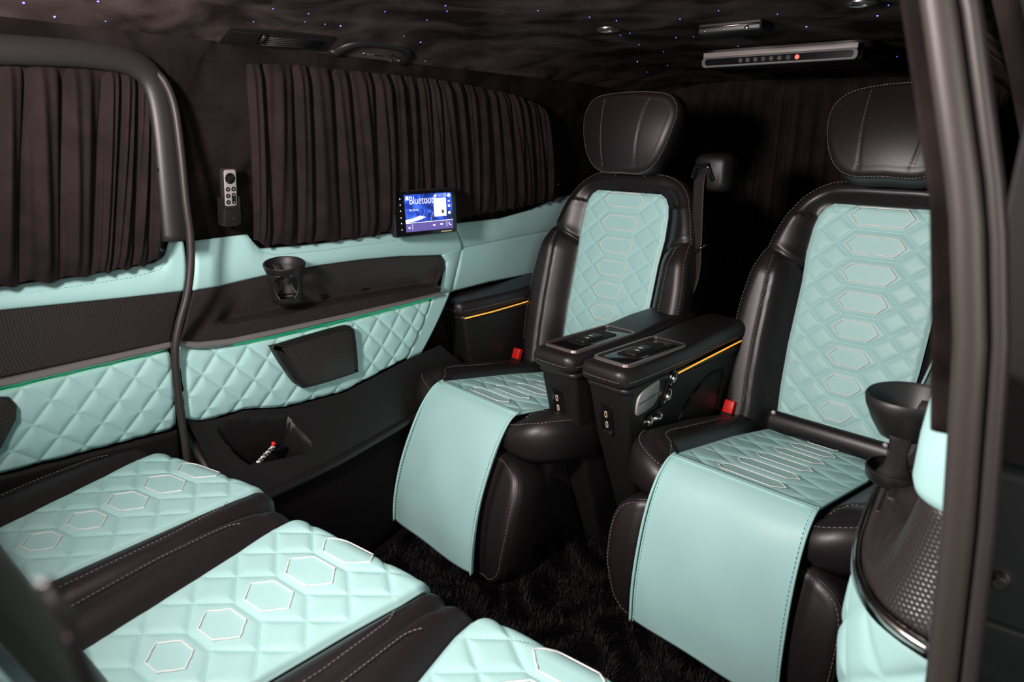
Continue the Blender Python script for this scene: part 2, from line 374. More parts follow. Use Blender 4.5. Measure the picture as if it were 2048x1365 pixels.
for s in STARS:
    q = on_ceiling(*s); k = 1 if s in BIG else 0
    if k not in st0:
        o = ball('star_light', (0, 0, 0), 0.0021 if k else 0.0013, 'star light', ce, 1); st0[k] = o
    else:
        o = st0[k].copy(); COL.objects.link(o)
    o.parent = ce; o.location = q
rim_y = lambda z: 1.56 - 0.13 * np.clip((z - 0.95) / 0.42, 0, 1.2) ** 1.4
# suede side wall behind the curtains
zz = np.linspace(0.0, 1.40, 40); PX, PZ = np.meshgrid(np.linspace(XF, XR, 40), zz, indexing='ij')
wl = grid('wall_left', np.stack([PX, np.where(PZ > 0.93, rim_y(PZ), 1.585) + 0.015, PZ], -1), 'suede', None, 0.02, toward=(0, -1, 0))
tag(wl, 'dark suede side wall around the curtained windows', 'wall', kind='structure')
PY, PZ = np.meshgrid(np.linspace(-0.1, 1.62, 30), np.linspace(0, 1.44, 30), indexing='ij')
wb_ = grid('wall_back', np.stack([np.full_like(PY, XR - 0.02) - 0.05 * (PZ - 0.3), PY, PZ], -1), 'suede', None, 0.02, toward=(-1, 0, 0)); tag(wb_, 'dark rear wall of the van behind the rear curtain', 'wall', kind='structure')
PX, PZ = np.meshgrid(np.linspace(0.84, XR, 30), np.linspace(0, 1.40, 30), indexing='ij')
wr = grid('wall_right', np.stack([PX, -0.045 + 0.12 * np.clip((PZ - 0.95) / 0.42, 0, 1.1) ** 1.4, PZ], -1), 'suede', None, 0.02, toward=(0, 1, 0)); tag(wr, 'dark near side wall beyond the door pillar', 'wall', kind='structure')

# ------------------------------------------------------------------ far side panels (worked out on planes of constant depth)
def P_(pts, y): return [at(u, v, 1, y) for u, v in pts]
def panel(name, top, bot, ytop, ybot, mat, parent, n=80, m=24, bulge=0.0, thick=0.012, fn=None, edge=0.0):
    T = resample(P_(top, ytop), n); B = resample(P_(bot, ybot), n)
    v = np.linspace(0, 1, m)[None, :, None]; Pt = T[:, None] * (1 - v) + B[:, None] * v
    g = np.sin(math.pi * np.linspace(0, 1, m)) ** 0.7; Pt[:, :, 1] -= bulge * g[None, :]
    if edge:
        uu = np.minimum(np.arange(n), np.arange(n)[::-1])[:, None] / n; vv = np.minimum(np.arange(m), np.arange(m)[::-1])[None, :] / m
        Pt[:, :, 1] += edge * np.exp(-(uu / 0.012) ** 2) + edge * np.exp(-(vv / 0.03) ** 2)
    if fn is not None: Pt[:, :, 1] -= fn(Pt[:, :, 0], Pt[:, :, 2])
    return grid(name, Pt, mat, parent, thick, toward=(0, -1, 0))
def diamonds(px, pz, sl, off=0.0, pad=0.007, sg=0.009):
    def f(x, z):
        zz = z + sl * (x - 1.0)
        a = (x / px + zz / pz) + off; b = (x / px - zz / pz)
        d = np.minimum(np.abs(a - np.round(a)), np.abs(b - np.round(b))) * px * pz / math.hypot(px, pz) 
        return pad * (1 - np.exp(-(d / sg) ** 1.2)) - pad
    return f
def sweep(name, px, y, r, mat, parent, flat=(1, 1), n=10, per=6):
    return tube(name, catmull(P_(px, y), per), r, mat, parent, n, flat, up=(0, 1, 0))

# far sliding door, front of the pillar
d1 = empty('door_1', at(180, 900, 1, 1.5) * np.array([1, 1, 0])); tag(d1, 'aqua and carbon trimmed sliding door with a dark window frame', 'door', kind='structure')
d1.location = (0, 0, 0)
panel('upper_pad', [(-260, 625), (0, 572), (150, 553), (250, 536), (308, 525), (327, 512), (337, 482), (366, 481)], [(-260, 655), (0, 621), (120, 609), (240, 597), (367, 583)], 1.565, 1.545, 'aqua leather', d1, bulge=0.012)
panel('carbon_inlay', [(-260, 655), (0, 621), (180, 603), (366, 583)], [(-260, 815), (0, 758), (150, 725), (342, 683)], 1.545, 1.53, 'carbon weave', d1, bulge=-0.004)
panel('chrome_strip', [(-260, 815), (0, 758), (150, 725), (342, 683)], [(-260, 836), (0, 777), (150, 742), (341, 698)], 1.522, 1.52, 'satin strip', d1, m=8, bulge=0.006)
panel('light_strip', [(-260, 836), (0, 777), (150, 742), (330, 700)], [(-260, 838), (0, 778.6), (150, 743.6), (330, 701.6)], 1.524, 1.524, 'green light', d1, m=3)
panel('quilted_panel', [(-260, 842), (0, 782), (150, 746), (341, 702)], [(-260, 1010), (0, 950), (180, 904), (354, 858)], 1.525, 1.52, 'aqua leather', d1, n=220, m=120, bulge=0.010, fn=diamonds(0.084, 0.080, 0.0, 0, 0.0055, 0.0075), edge=0.006)
panel('lower_trim', [(-260, 1012), (0, 952), (180, 906), (356, 860)], [(-260, 1300), (0, 1240), (180, 1190), (375, 1120)], 1.535, 1.535, 'black plastic', d1)
prism('speaker_grille', [(at(u, v, 1, 1.5)[0], at(u, v, 1, 1.5)[2]) for u, v in [(-200, 838), (0, 797), (22, 797), (34, 812), (33, 838), (4, 895), (-20, 918), (-200, 960)]], lambda p, q, d: (p, 1.515 - d, q), 0, 0.02, 'speaker mesh', d1, 0.006)
# window frame of that door
sweep('window_frame', [(-200, 92), (0, 97), (130, 103), (215, 112), (268, 127), (302, 155), (320, 200), (331, 270), (340, 370), (350, 482)], 1.455, 0.027, 'trim plastic', d1, flat=(1.0, 0.55), n=14)
# rubber door seal
sp_ = [(282, 128, 1.462), (305, 140, 1.455), (330, 165, 1.44), (349, 215, 1.428)] + [(u, v, 1.425) for u, v in [(361, 300), (371, 400), (380, 470), (381, 530), (374, 590), (358, 650), (350, 700), (353, 760), (362, 830), (372, 900), (380, 960)]]
seal = tube('trim_1', catmull([at(u, v, 1, y) for u, v, y in sp_], 6), 0.0085, 'rubber', None, 10, up=(0, 1, 0)); tag(seal, 'black rubber seal snaking down beside the far sliding door', 'seal', kind='structure')
# suede pillar between the windows
pl = panel('trim_2', [(330, 100), (420, 122), (500, 128)], [(372, 486), (440, 478), (510, 470)], 1.452, 1.545, 'suede', None, bulge=0.006); tag(pl, 'suede covered pillar carrying the remote control', 'pillar', kind='structure')

# fixed side panel, behind the pillar
sp = empty('trim_3'); tag(sp, 'aqua leather side panel with carbon tray and quilted lower field', 'side panel', kind='structure')
panel('upper_pad', [(386, 481), (440, 474), (494, 467), (503, 480), (520, 497), (560, 494), (640, 486), (780, 466), (905, 447)], [(386, 582), (430, 575), (560, 545), (640, 531), (720, 520), (800, 513), (880, 511), (905, 511), (925, 500)], 1.545, 1.53, 'aqua leather', sp, bulge=0.012)
panel('end_pad', [(885, 512), (893, 525), (880, 588)], [(926, 496), (925, 504), (902, 585)], 1.525, 1.535, 'aqua leather', sp, m=8, bulge=0.008)
rp = panel('rear_pad', [(907, 447), (1000, 437), (1060, 420), (1120, 394), (1260, 372)], [(922, 497), (1000, 481), (1100, 462), (1260, 436)], 1.55, 1.535, 'aqua leather', sp, bulge=0.01)
panel('rear_pad', [(922, 497), (1000, 481), (1100, 462), (1260, 436)], [(902, 584), (980, 564), (1075, 546), (1260, 520)], 1.533, 1.54, 'aqua leather', sp, bulge=0.008)
# carbon tray: face, hollow, shelf
def tray():
    top = resample(P_([(386, 582), (430, 575), (560, 545), (640, 531), (720, 520), (800, 513), (872, 511), (889, 516), (894, 530)], 1.53), 120)
    bot = resample(P_([(362, 683), (400, 683), (460, 676), (560, 655), (720, 620), (880, 585)], 1.452), 120)
    v = np.linspace(0, 1, 50)[None, :, None]; Pt = top[:, None] * (1 - v) + bot[:, None] * v
    u = np.linspace(0, 1, 120)[:, None]; vv = np.linspace(0, 1, 50)[None, :]
    hol = smooth01((u - 0.07) / 0.09) * smooth01((vv + 0.02) / 0.10) * smooth01((0.80 - vv * 1.0 + 0.05 * u) / 0.16)
    hol = hol * (0.4 + 0.6 * smooth01((0.985 - u) / 0.06))
    Pt[:, :, 1] += 0.085 * hol * vv ** 1.3; Pt[:, :, 2] -= 0.016 * hol * vv
    return grid('carbon_tray', Pt, 'carbon weave', sp, 0.006, toward=(0, -1, 0))
tray()
panel('chrome_strip', [(358, 681), (398, 684), (460, 677), (560, 656), (720, 621), (882, 584)], [(360, 694), (400, 697), (462, 690), (560, 669), (720, 632), (880, 592)], 1.446, 1.442, 'satin strip', sp, m=8, bulge=0.007)
panel('light_strip', [(470, 689), (560, 670), (720, 633), (868, 596)], [(470, 690.8), (560, 671.8), (720, 634.8), (868, 597)], 1.447, 1.447, 'green light', sp, m=3)
panel('quilted_panel', [(360, 695), (400, 698), (462, 692), (560, 674), (720, 637), (866, 599)], [(372, 838), (398, 844), (440, 836), (490, 820), (570, 816), (690, 784), (814, 718)], 1.45, 1.44, 'aqua leather', sp, n=240, m=130, bulge=0.010, fn=diamonds(0.084, 0.084, 0.05, 0.3, 0.0055, 0.0075), edge=0.006)
panel('edge_pad', [(868, 592), (880, 589), (900, 585)], [(815, 719), (828, 713), (842, 707)], 1.455, 1.445, 'aqua leather', sp, m=16, n=12, bulge=0.006)
spk_out = [(547, 699), (560, 690), (685, 654), (703, 656), (709, 668), (715, 735), (706, 748), (618, 775), (600, 772), (586, 760)]
f_spk = lambda p, q, d: (p, 1.436 - d, q)
xz = lambda pts, y: [(at(u, v, 1, y)[0], at(u, v, 1, y)[2]) for u, v in pts]
sg = prism('speaker_grille', catmull(xz(spk_out, 1.42), 4, True), f_spk, 0, 0.022, 'black plastic', sp, 0.006)
cc = np.mean(xz(spk_out, 1.42), 0); prism('speaker_mesh', [cc + 0.86 * (np.array(p) - cc) for p in catmull(xz(spk_out, 1.42), 4, True)], f_spk, 0.015, 0.0235, 'speaker mesh', sg, 0.001)
# stitch rows on the pads
dashes('stitching', P_([(-60, 613), (0, 594), (150, 572), (260, 555), (318, 538), (345, 505)], 1.545), 'aqua thread', d1, wid=0.0007)
dashes('stitching', P_([(500, 478), (515, 500), (545, 509), (640, 500), (760, 484), (900, 462)], 1.524), 'aqua thread', sp, wid=0.0007)
# tray slots and lid
for pts in ([(500, 630), (540, 622), (545, 630), (508, 640)], [(640, 592), (655, 588), (662, 594), (648, 600)], [(724, 580), (738, 576), (742, 579), (728, 583)]):
    prism('tray_clip', [(p[0], p[2]) for p in P_(pts, 1.52)], lambda p, q, d: (p, 1.545 - d, q), 0, 0.022, 'gloss black', sp, 0.002)

# black lower trim with pocket, sloping out from the quilted field to a ledge
def lower_trim():
    T = resample(P_([(372, 839), (398, 845), (440, 837), (490, 821), (570, 817), (690, 785), (816, 719), (880, 690)], 1.445), 200)
    B = resample(np.array([(0.715, 1.335, 0.37), (0.80, 1.337, 0.365), (1.0, 1.35, 0.36), (1.2, 1.375, 0.36), (1.5, 1.42, 0.36), (1.75, 1.46, 0.37)]), 200)
    m = 90; v = np.linspace(0, 1, m)[None, :, None]; Pt = T[:, None] * (1 - v) + B[:, None] * v
    poly = np.array([(432, 846), (455, 838), (520, 832), (575, 831), (588, 851), (606, 868), (620, 884), (622, 897), (606, 908), (560, 918), (500, 929), (478, 915), (452, 885), (436, 862)], float)
    c = Pt.reshape(-1, 3) - CAM; cc = c @ RW; uv = np.stack([PP[0] + FPX * cc[:, 0] / cc[:, 2], PP[1] + FPX * cc[:, 1] / cc[:, 2]], -1)
    sd = np.full(len(uv), 1e9); ins = np.zeros(len(uv), bool)
    for i in range(len(poly)):
        a, b = poly[i], poly[(i + 1) % len(poly)]; ab = b - a; t = np.clip(((uv - a) @ ab) / (ab @ ab), 0, 1); sd = np.minimum(sd, np.linalg.norm(uv - a - t[:, None] * ab, axis=1))
        cr = ((a[1] > uv[:, 1]) != (b[1] > uv[:, 1])) & (uv[:, 0] < (b[0] - a[0]) * (uv[:, 1] - a[1]) / (b[1] - a[1] + 1e-9) + a[0]); ins ^= cr
    dep = np.where(ins, smooth01(sd / 9.0), 0).reshape(200, m)
    Pt[:, :, 1] += 0.05 * dep; Pt[:, :, 2] -= 0.20 * dep
    return grid('trim_4', Pt, 'black plastic', None, 0.0)
lt = lower_trim(); tag(lt, 'black plastic lower trim with an open stowage pocket', 'trim', kind='structure')
ledge = [(0.715, 1.335, 0.37), (0.80, 1.337, 0.365), (1.0, 1.35, 0.36), (1.2, 1.375, 0.36), (1.5, 1.42, 0.36), (1.75, 1.46, 0.37)]
tube('ledge_roll', catmull(ledge, 8), 0.012, 'black plastic', lt, 10)
L = resample(np.array(ledge), 60); Pt = np.stack([np.stack([L[:, 0], L[:, 1] + 0.012, L[:, 2] * (1 - s)], -1) for s in np.linspace(0, 1, 12)], 1)
grid('kick_panel', Pt, 'carpet', lt, 0.01, toward=(0, -1, 0))
tube('kick_panel_front', [(0.715, 1.335, 0.37), (0.705, 1.40, 0.45), (0.70, 1.47, 0.53)], 0.012, 'black plastic', lt, 10)
Pt = np.array([[(0.71, 1.34, 0.37), (0.71, 1.34, 0.0)], [(0.705, 1.48, 0.53), (0.71, 1.48, 0.0)]]); grid('kick_end', Pt, 'black plastic', lt)

# ------------------------------------------------------------------ curtains
def curtain(name, top, bot, pleats, amp, label, parent=None, n=700, m=46, seed=1, normal=(0, -1, 0), gather=0.35):
    rng = np.random.RandomState(seed); T = resample(top, n); B = resample(bot, n); v = np.linspace(0, 1, m)
    s = np.linspace(0, 1, n); wob = np.cumsum(rng.uniform(0.6, 1.4, pleats)); wob = np.r_[0, wob / wob[-1]]; ph = np.interp(s, wob, np.arange(pleats + 1))
    am = np.interp(ph, np.arange(pleats + 1), rng.uniform(0.65, 1.25, pleats + 1)); ph2 = rng.uniform(0, 6.28)
    sharpw = np.abs(np.sin(math.pi * ph)) ** 0.75
    Pt = T[:, None] * (1 - v[None, :, None]) + B[:, None] * v[None, :, None]
    env = 0.7 + 0.45 * np.sin(math.pi * v) ** 0.6
    lean = 0.5 * np.sin(2 * math.pi * (v[None, :] * 0.45 + 0.15 * np.sin(ph * 1.7)[:, None]))
    f2 = np.abs(np.sin(math.pi * (ph[:, None] + 0.16 * lean))) ** 0.55
    fine = 0.12 * np.sin(2 * math.pi * (ph[:, None] * 2.3 + ph2 + 0.8 * v[None, :] * np.sin(ph)[:, None]))
    end = np.exp(-((v - 0.0) / 0.045) ** 2) + np.exp(-((1 - v) / 0.05) ** 2)
    h = am[:, None] * amp * (f2 * (1 - 0.35 * end[None, :]) + fine * (1 - end[None, :] * 0.5)) * env[None, :] 
    Pt = Pt + h[..., None] * np.array(normal)[None, None]
    Pt[:, -1, 2] += 0.0045 * np.sin(2 * math.pi * ph) * am
    return grid(name, Pt, 'curtain suede', parent, 0.0)
c1 = curtain('curtain', P_([(-240, 125), (0, 128), (180, 131), (258, 140), (290, 165), (305, 225)], 1.475), P_([(-240, 628), (0, 571), (120, 558), (240, 538), (300, 526), (328, 505)], 1.53), 10, 0.028, '', seed=3); tag(c1, 'dark pleated suede curtain across the sliding door window', 'curtain')
TOPR = [(490, 128), (560, 128), (660, 138), (760, 148), (860, 158), (960, 175), (1030, 192), (1070, 208), (1088, 222)]
BOTR = [(506, 480), (525, 492), (600, 487), (700, 478), (790, 462), (880, 448), (960, 428), (1040, 415), (1108, 400)]
c2 = curtain('curtain', P_(TOPR, 1.455), P_(BOTR, 1.525), 21, 0.029, '', seed=5); tag(c2, 'dark pleated suede curtain behind the touchscreen', 'curtain')
flap = panel('side_flap', [(1072, 208), (1092, 226), (1102, 260)], [(1108, 398), (1118, 388), (1112, 360)], 1.46, 1.52, 'curtain suede', c2, thick=0.004)
for par, pts in ((c1, [(294, 172), (316, 340), (324, 500)]), (c2, [(1086, 234), (1103, 275), (1117, 369)])):
    for u, v in pts: ball('snap_button', at(u, v, 1, 1.45 if par is c1 else 1.47), 0.0042, 'brushed metal' if par is c2 else 'gloss black', par, 2, (1, 0.5, 1))
Xc = 3.0
c3 = curtain('curtain', [(Xc + 0.02, 1.45, 1.415), (Xc, 0.9, 1.415), (Xc, 0.1, 1.40)], [(Xc + 0.06, 1.45, 0.35), (Xc + 0.04, 0.9, 0.35), (Xc + 0.04, 0.1, 0.35)], 20, 0.030, '', n=600, seed=8, normal=(-1, 0, 0)); tag(c3, 'dark pleated curtain across the rear window behind the seats', 'curtain')

# ------------------------------------------------------------------ captain seats
PHI = math.radians(-10)
AL = math.atan(0.2442); CA, SA = math.cos(AL), math.sin(AL)
fback = lambda b, z, h: (0.428 + 0.2442 * z - h * CA, b, z + h * SA)
fseat = lambda a, b, h: (a + 0.166 * h, b, 0.463 - 0.168 * a + h * 0.986)
def captain_seat(loc, label, legx, head_tilt, prof, bl_label, deg):
    t = empty('captain_seat', (loc[0], loc[1], 0), math.radians(deg)); tag(t, label, 'seat', 'captain seats facing forward')
    # --- backrest
    WB = lambda z: np.interp(z, [0.42, 0.50, 0.62, 0.80, 0.88, 0.95, 0.985, 1.005, 1.018], [0.158, 0.166, 0.172, 0.172, 0.178, 0.174, 0.166, 0.153, 0.130])
    def hb(b, z):
        d = np.maximum(np.abs(b) - WB(np.clip(z, 0.42, 0.98)), z - 1.016); d = np.where((np.abs(b) > 0.14) & (z > 0.98), np.hypot(np.maximum(np.abs(b) - 0.14, 0), np.maximum(z - 0.98, 0)) - 0.036, d)
        Bh = 0.030 + 0.038 * smooth01((0.90 - z) / 0.10) * smooth01((np.abs(b) - 0.12) / 0.08)
        h = np.where(d < 0, -0.014, -0.014 + (Bh + 0.014) * (1 - np.exp(-(np.maximum(d, 0) / 0.042) ** 1.5)))
        n1, n2 = 0.060 / 0.143, -0.130 / 0.143
        dg = np.abs((np.abs(b) - 0.17) * n1 + (z - 0.835) * n2)
        h = h - np.where(np.abs(b) > 0.16, 0.012 * np.exp(-(dg / 0.007) ** 2), 0)
        side = np.abs(np.abs(b) - WB(np.clip(z, 0.42, 0.98)) - 0.070)
        return h - 0.005 * np.exp(-(side / 0.0045) ** 2) * (z < 0.86) * (np.abs(b) > 0.1)
    half = [(0.0, 1.052), (0.08, 1.052), (0.145, 1.046), (0.19, 1.022), (0.218, 0.985), (0.242, 0.93), (0.262, 0.86), (0.278, 0.78), (0.287, 0.70), (0.287, 0.60), (0.280, 0.50), (0.265, 0.42), (0.24, 0.37), (0.12, 0.36), (0, 0.36)]
    full = half + [(-x, z) for x, z in half[-2:0:-1]]
    oc = catmull(full, 10, True)
    bk = pillow('backrest', oc, hb, fback, 0.032, 0.10, 'black leather', t, 44, 'perforated leather', lambda b, z: b < 5 and ((z > 0.6 and abs(b) < 0.25 and z > 0.9) or (z <= 0.9 and abs(b) < float(WB(min(max(z, .42), .98))) + 0.068)), center=(0, 0.70))
    # quilted insert
    nz, nb = 300, 150; z = np.linspace(0.40, 1.018, nz); u = np.linspace(-1, 1, nb); Bq = u[None, :] * WB(z)[:, None]; Zq = np.repeat(z[:, None], nb, 1)
    hw = lambda z: np.interp(z, [0.47, 0.99], [0.043, 0.080]); pz = 0.0743; z8 = 0.47
    q = quilt(Bq, Zq, pz, np.maximum(hw(Zq) - 0.018, 0.02), 0.82, 0.0042, 0.0065, z8 + pz / 2)
    edge = np.exp(-((1 - np.abs(u))[None, :] * 0.17 / 0.008) ** 2) + np.exp(-((1.018 - Zq) / 0.008) ** 2)
    em = np.clip(edge * 1.0, 0, 1); Hq = 0.004 + (q + 0.002) * (1 - np.exp(-((1 - np.abs(u))[None, :] * 0.17 / 0.02) ** 2)) - 0.002 - 0.007 * em
    ins = grid('backrest_insert', np.stack(fback(Bq, Zq, Hq), -1), 'aqua leather', t, 0.006, toward=(-1, 0, 0.2)); ins['label'] = 'aqua quilted leather backrest insert'
    threads('quilt_stitching', lambda b, zz: fback(b, zz, 0.0006), pz, lambda zz: max(float(hw(zz)) - 0.018, 0.02), 0.82, z8 + pz / 2, 0.43, 1.01, lambda zz: float(WB(zz)), ins)
    for i in range(8):
        zc = z8 + i * pz; pts = [fback(b, zz, 0.0062) for b, zz in hexring(0, zc, float(hw(zc)), 0.0225)]
        tube('hexagon_piping', pts, 0.0017, 'silver thread', ins, 6, closed=True, up=(-1, 0, 0.25))
    for sgn in (1, -1):
        zs = np.linspace(0.44, 0.86, 60); bb = sgn * (WB(zs) + 0.076); dashes('stitching', [fback(b, zz, float(hb(np.array([b]), np.array([zz]))[0]) + 0.001) for b, zz in zip(bb, zs)], 'grey thread', bk)
    rp_ = [p for p, o_ in zip(rimpath(oc, hb, fback, 0.032, 55), oc) if True]
    up_ = [k for k in range(len(oc)) if oc[k][1] > 0.46]; n_ = len(oc); st_ = [k for k in up_ if oc[k][0] < -1e-6]; st2 = [k for k in up_ if oc[k][0] > 0]
    dashes('stitching', [rp_[k] for k in sorted(st_)] + [rp_[k] for k in sorted(st2)], 'grey thread', bk, wid=0.0008)
    # lumbar roll with its two studs
    lr = tube('lumbar_roll', [fback(b, 0.405 , 0.030 + 0.004 * math.cos(b * 8)) for b in np.linspace(-0.165, 0.165, 30)], 0.030, 'perforated leather', t, 18, flat=(1.0, 0.62), up=(-0.97, 0, 0.23))
    for b in (-0.148, 0.150):
        p = fback(b, 0.428, 0.044); ball('stud', p, 0.0075, 'remote silver', lr, 2, (0.6, 1, 1))
    # --- headrest
    hc = (0.645, -0.015, 1.20)
    ct, stt = math.cos(head_tilt), math.sin(head_tilt)
    fh = lambda b, z, h: (hc[0] - h * ct + (z) * stt, hc[1] + b, hc[2] + z * ct + h * stt)
    hh = [(0, -0.096), (0.070, -0.096), (0.108, -0.076), (0.136, -0.03), (0.154, 0.03), (0.156, 0.068), (0.134, 0.094), (0.08, 0.102), (0, 0.104)]
    hf = catmull(hh + [(-x, z) for x, z in hh[-2:0:-1]], 9, True)
    def hfun(b, z):
        base = 0.052 - 0.9 * b ** 2 - 1.6 * (z - 0.0) ** 2
        ln = 0.062 + 0.13 * (z + 0.1) * 0.8
        return base - 0.0022 * np.exp(-((np.abs(b) - ln) / 0.0028) ** 2)
    hd = pillow('headrest', hf, hfun, fh, 0.026, 0.055, 'black leather', t, 40)
    for sgn in (1, -1):
        for o_ in (0.004,):
            zs = np.linspace(-0.1, 0.11, 40); dashes('stitching', [fh(sgn * (0.062 + 0.104 * (zz + 0.1) + o_), zz, float(hfun(np.array([sgn * (0.066 + 0.104 * (zz + 0.1))]), np.array([zz]))[0]) + 0.0012) for zz in zs], 'grey thread', hd, 0.005, 0.003, 0.0008)
    cl = rimpath(hf, hfun, fh, 0.026, 60); dashes('stitching', cl + cl[:1], 'grey thread', hd, 0.005, 0.003, 0.0008)
    for b in (-0.06, 0.06): tube('headrest_post', [(0.70, b, 1.00), (0.672, b, 1.16)], 0.006, 'brushed metal', t)
    # --- cushion
    def hcu(a, b):
        d = np.abs(b) - 0.168
        h = -0.012 + 0.040 * (1 - np.exp(-(np.maximum(d, 0) / 0.03) ** 1.6)) * smooth01((a + 0.06) / 0.10)
        h = h - 0.030 * np.clip((0.07 - a) / 0.10, 0, 2) ** 2
        g = np.abs(np.hypot(np.maximum(np.abs(b) - 0.19, 0), np.maximum(0.10 - a, 0)) - 0.058)
        return h - 0.005 * np.exp(-(g / 0.004) ** 2) * (np.abs(b) > 0.17)
    ch = [(0.045, 0), (0.042, 0.12), (0.020, 0.165), (0.008, 0.200), (0.026, 0.246), (0.08, 0.268), (0.20, 0.272), (0.35, 0.262), (0.47, 0.240), (0.52, 0.19), (0.53, 0.1), (0.53, 0)]
    cu = pillow('cushion', catmull(ch + [(a, -b) for a, b in ch[-2:0:-1]], 9, True), hcu, fseat, 0.048, 0.108, 'black leather', t, 44, 'perforated leather', lambda a, b: a < 5 and 0.165 < abs(b) < 0.247 and math.hypot(max(abs(b) - 0.19, 0), max(0.10 - a, 0)) < 0.057, center=(0.25, 0))
    for sgn in (1, -1):
        pth = [(0.02, 0.19 ), (0.045, 0.205), (0.065, 0.235), (0.10, 0.2505), (0.20, 0.2505), (0.40, 0.248)]
        dashes('stitching', [fseat(a, sgn * b, float(hcu(np.array([a]), np.array([b]))[0]) + 0.001) for a, b in catmull(pth, 8)], 'grey thread', cu)
        pass
    cho = catmull(ch + [(a, -b) for a, b in ch[-2:0:-1]], 9, True); rp2 = rimpath(cho, hcu, fseat, 0.048, 42)
    for sgn in (1, -1): dashes('stitching', [rp2[k] for k in range(len(cho)) if cho[k][1] * sgn > 0.175 and cho[k][0] < 0.45], 'grey thread', cu)
    na, nb = 220, 150; a = np.linspace(-0.004, 0.53, na); u = np.linspace(-1, 1, nb); WS = np.interp(a, [0, 0.3, 0.53], [0.171, 0.172, 0.152])
    Bq = u[None, :] * WS[:, None]; Aq = np.repeat(a[:, None], nb, 1); pa = 0.088
    hws = lambda a: np.interp(a, [0.05, 0.5], [0.083, 0.055])
    q = quilt(Bq, Aq, pa, np.maximum(hws(Aq) - 0.018, 0.02), 0.62, 0.0048, 0.0075, 0.055 - pa / 2)
    crown = 0.004 - 0.10 * (np.clip(0.05 - Aq, 0, 1)) ** 1.5
    si = grid('cushion_insert', np.stack(fseat(Aq, Bq, crown + (q + 0.002) * (1 - np.exp(-((1 - np.abs(u))[None, :] * 0.17 / 0.02) ** 2)) - 0.002 + 0.004 * np.abs(u)[None, :] ** 6), -1), 'aqua leather', t, 0.006, toward=(0, 0, 1)); si['label'] = 'aqua quilted leather seat insert'
    threads('quilt_stitching', lambda b, a_: fseat(a_, b, 0.0006), pa, lambda a_: max(float(hws(a_)) - 0.018, 0.02), 0.62, 0.055 - pa / 2, 0.02, 0.52, lambda a_: 0.165, si)
    for i in range(6):
        ac = 0.055 + i * pa; pts = [fseat(aa, b, 0.0066) for b, aa in hexring(0, ac, float(hws(ac)), 0.024)]
        tube('hexagon_piping', pts, 0.0012, 'silver thread', si, 6, closed=True)
    # --- leg rest and the aqua apron hanging over it
    (a0, z0), (a1, z1) = legx; dl = math.hypot(a1 - a0, z1 - z0); ux, uz = (a1 - a0) / dl, (z1 - z0) / dl   # down the leg rest
    fl_ = lambda b, s, h: (a0 + ux * s - (-uz) * h * 1.0, b, z0 + uz * s - ux * 0 + (-ux) * 0 + (ux) * (-h) * (-1) * 0 + (-ux) * (-h) * 0) if False else (a0 + ux * s + uz * h, b, z0 + uz * s - ux * h)
    H = dl
    lh = [(0, 0.0), (0.15, 0.002), (0.222, 0.012), (0.252, 0.05), (0.256, 0.15), (0.248, H - 0.08), (0.232, H - 0.02), (0.18, H), (0, H)]
    def hleg(b, s): return 0.012 + 0.028 * np.clip(1 - ((s - H * 0.45) / (H * 0.55)) ** 2, 0, 1) - 0.010 * smooth01((0.215 - np.abs(b)) / 0.03)
    lg = pillow('leg_rest', catmull(lh + [(-b, s) for b, s in lh[-2:0:-1]], 9, True), hleg, fl_, 0.030, 0.10, 'black leather', t, 30, center=(0, H / 2))
    lo = catmull(lh + [(-b, s) for b, s in lh[-2:0:-1]], 9, True); lc = np.array([0, H / 2])
    rl = rimpath(lo, hleg, fl_, 0.030, 35); dashes('stitching', rl + rl[:1], 'grey thread', lg)
    tube('piping', rimpath(lo, hleg, fl_, 0.030, 52, 0.0), 0.0025, 'black leather', lg, 6, closed=True, up=(1, 0.2, 0))
    pr = resample(catmull(prof, 10), 70); sN = np.linspace(0, 1, 70); u = np.linspace(-1, 1, 60)
    Wd = 0.171 + 0.016 * sN ** 0.8
    Pt = np.zeros((70, 60, 3)); Pt[..., 0] = pr[:, None, 0] + 0.006 * np.abs(u)[None, :] ** 6 * smooth01(sN * 3)[:, None] + 0.002 * np.sin(u * 5 + 1)[None, :] * np.sin(sN * 9)[:, None] * smooth01(sN * 4)[:, None]
    Pt[..., 1] = u[None, :] * Wd[:, None]; Pt[..., 2] = pr[:, None, 1] + 0.003 * np.sin(u * 3.0)[None, :] * (sN > 0.97)[:, None]
    apn = grid('leg_apron', Pt, 'aqua leather', t, 0.004, toward=(-1, 0, 0.3)); apn['label'] = 'smooth aqua leather apron over the leg rest'
    for sgn in (1, -1):
        dashes('stitching', [(p[0] - 0.0012, sgn * (w_ - 0.008), p[1] + 0.0006) for p, w_ in zip(pr[3:], Wd[3:])], 'aqua thread', apn, wid=0.0008)
        tube('hem', [(p[0] - 0.0005, sgn * (w_ + 0.0), p[1]) for p, w_ in zip(pr, Wd)], 0.0035, 'aqua leather', apn, 6)
    tube('seam_welt', [(-0.004 + 0.0, b, 0.468) for b in np.linspace(-0.172, 0.172, 12)], 0.0035, 'aqua leather', apn, 8)
    # --- base
    loft('seat_base', [[(a, b, z) for a, b in rrect(w_, d_, 0.03, 4, 0.29, 0)] for w_, d_, z in ((0.40, 0.36, 0.005), (0.40, 0.36, 0.10), (0.42, 0.42, 0.20), (0.46, 0.48, 0.345))], 'matte black', t)
    return t
near_prof = [(0.012, 0.470), (-0.020, 0.460), (-0.055, 0.425), (-0.085, 0.36), (-0.105, 0.27), (-0.116, 0.16), (-0.112, 0.05)]
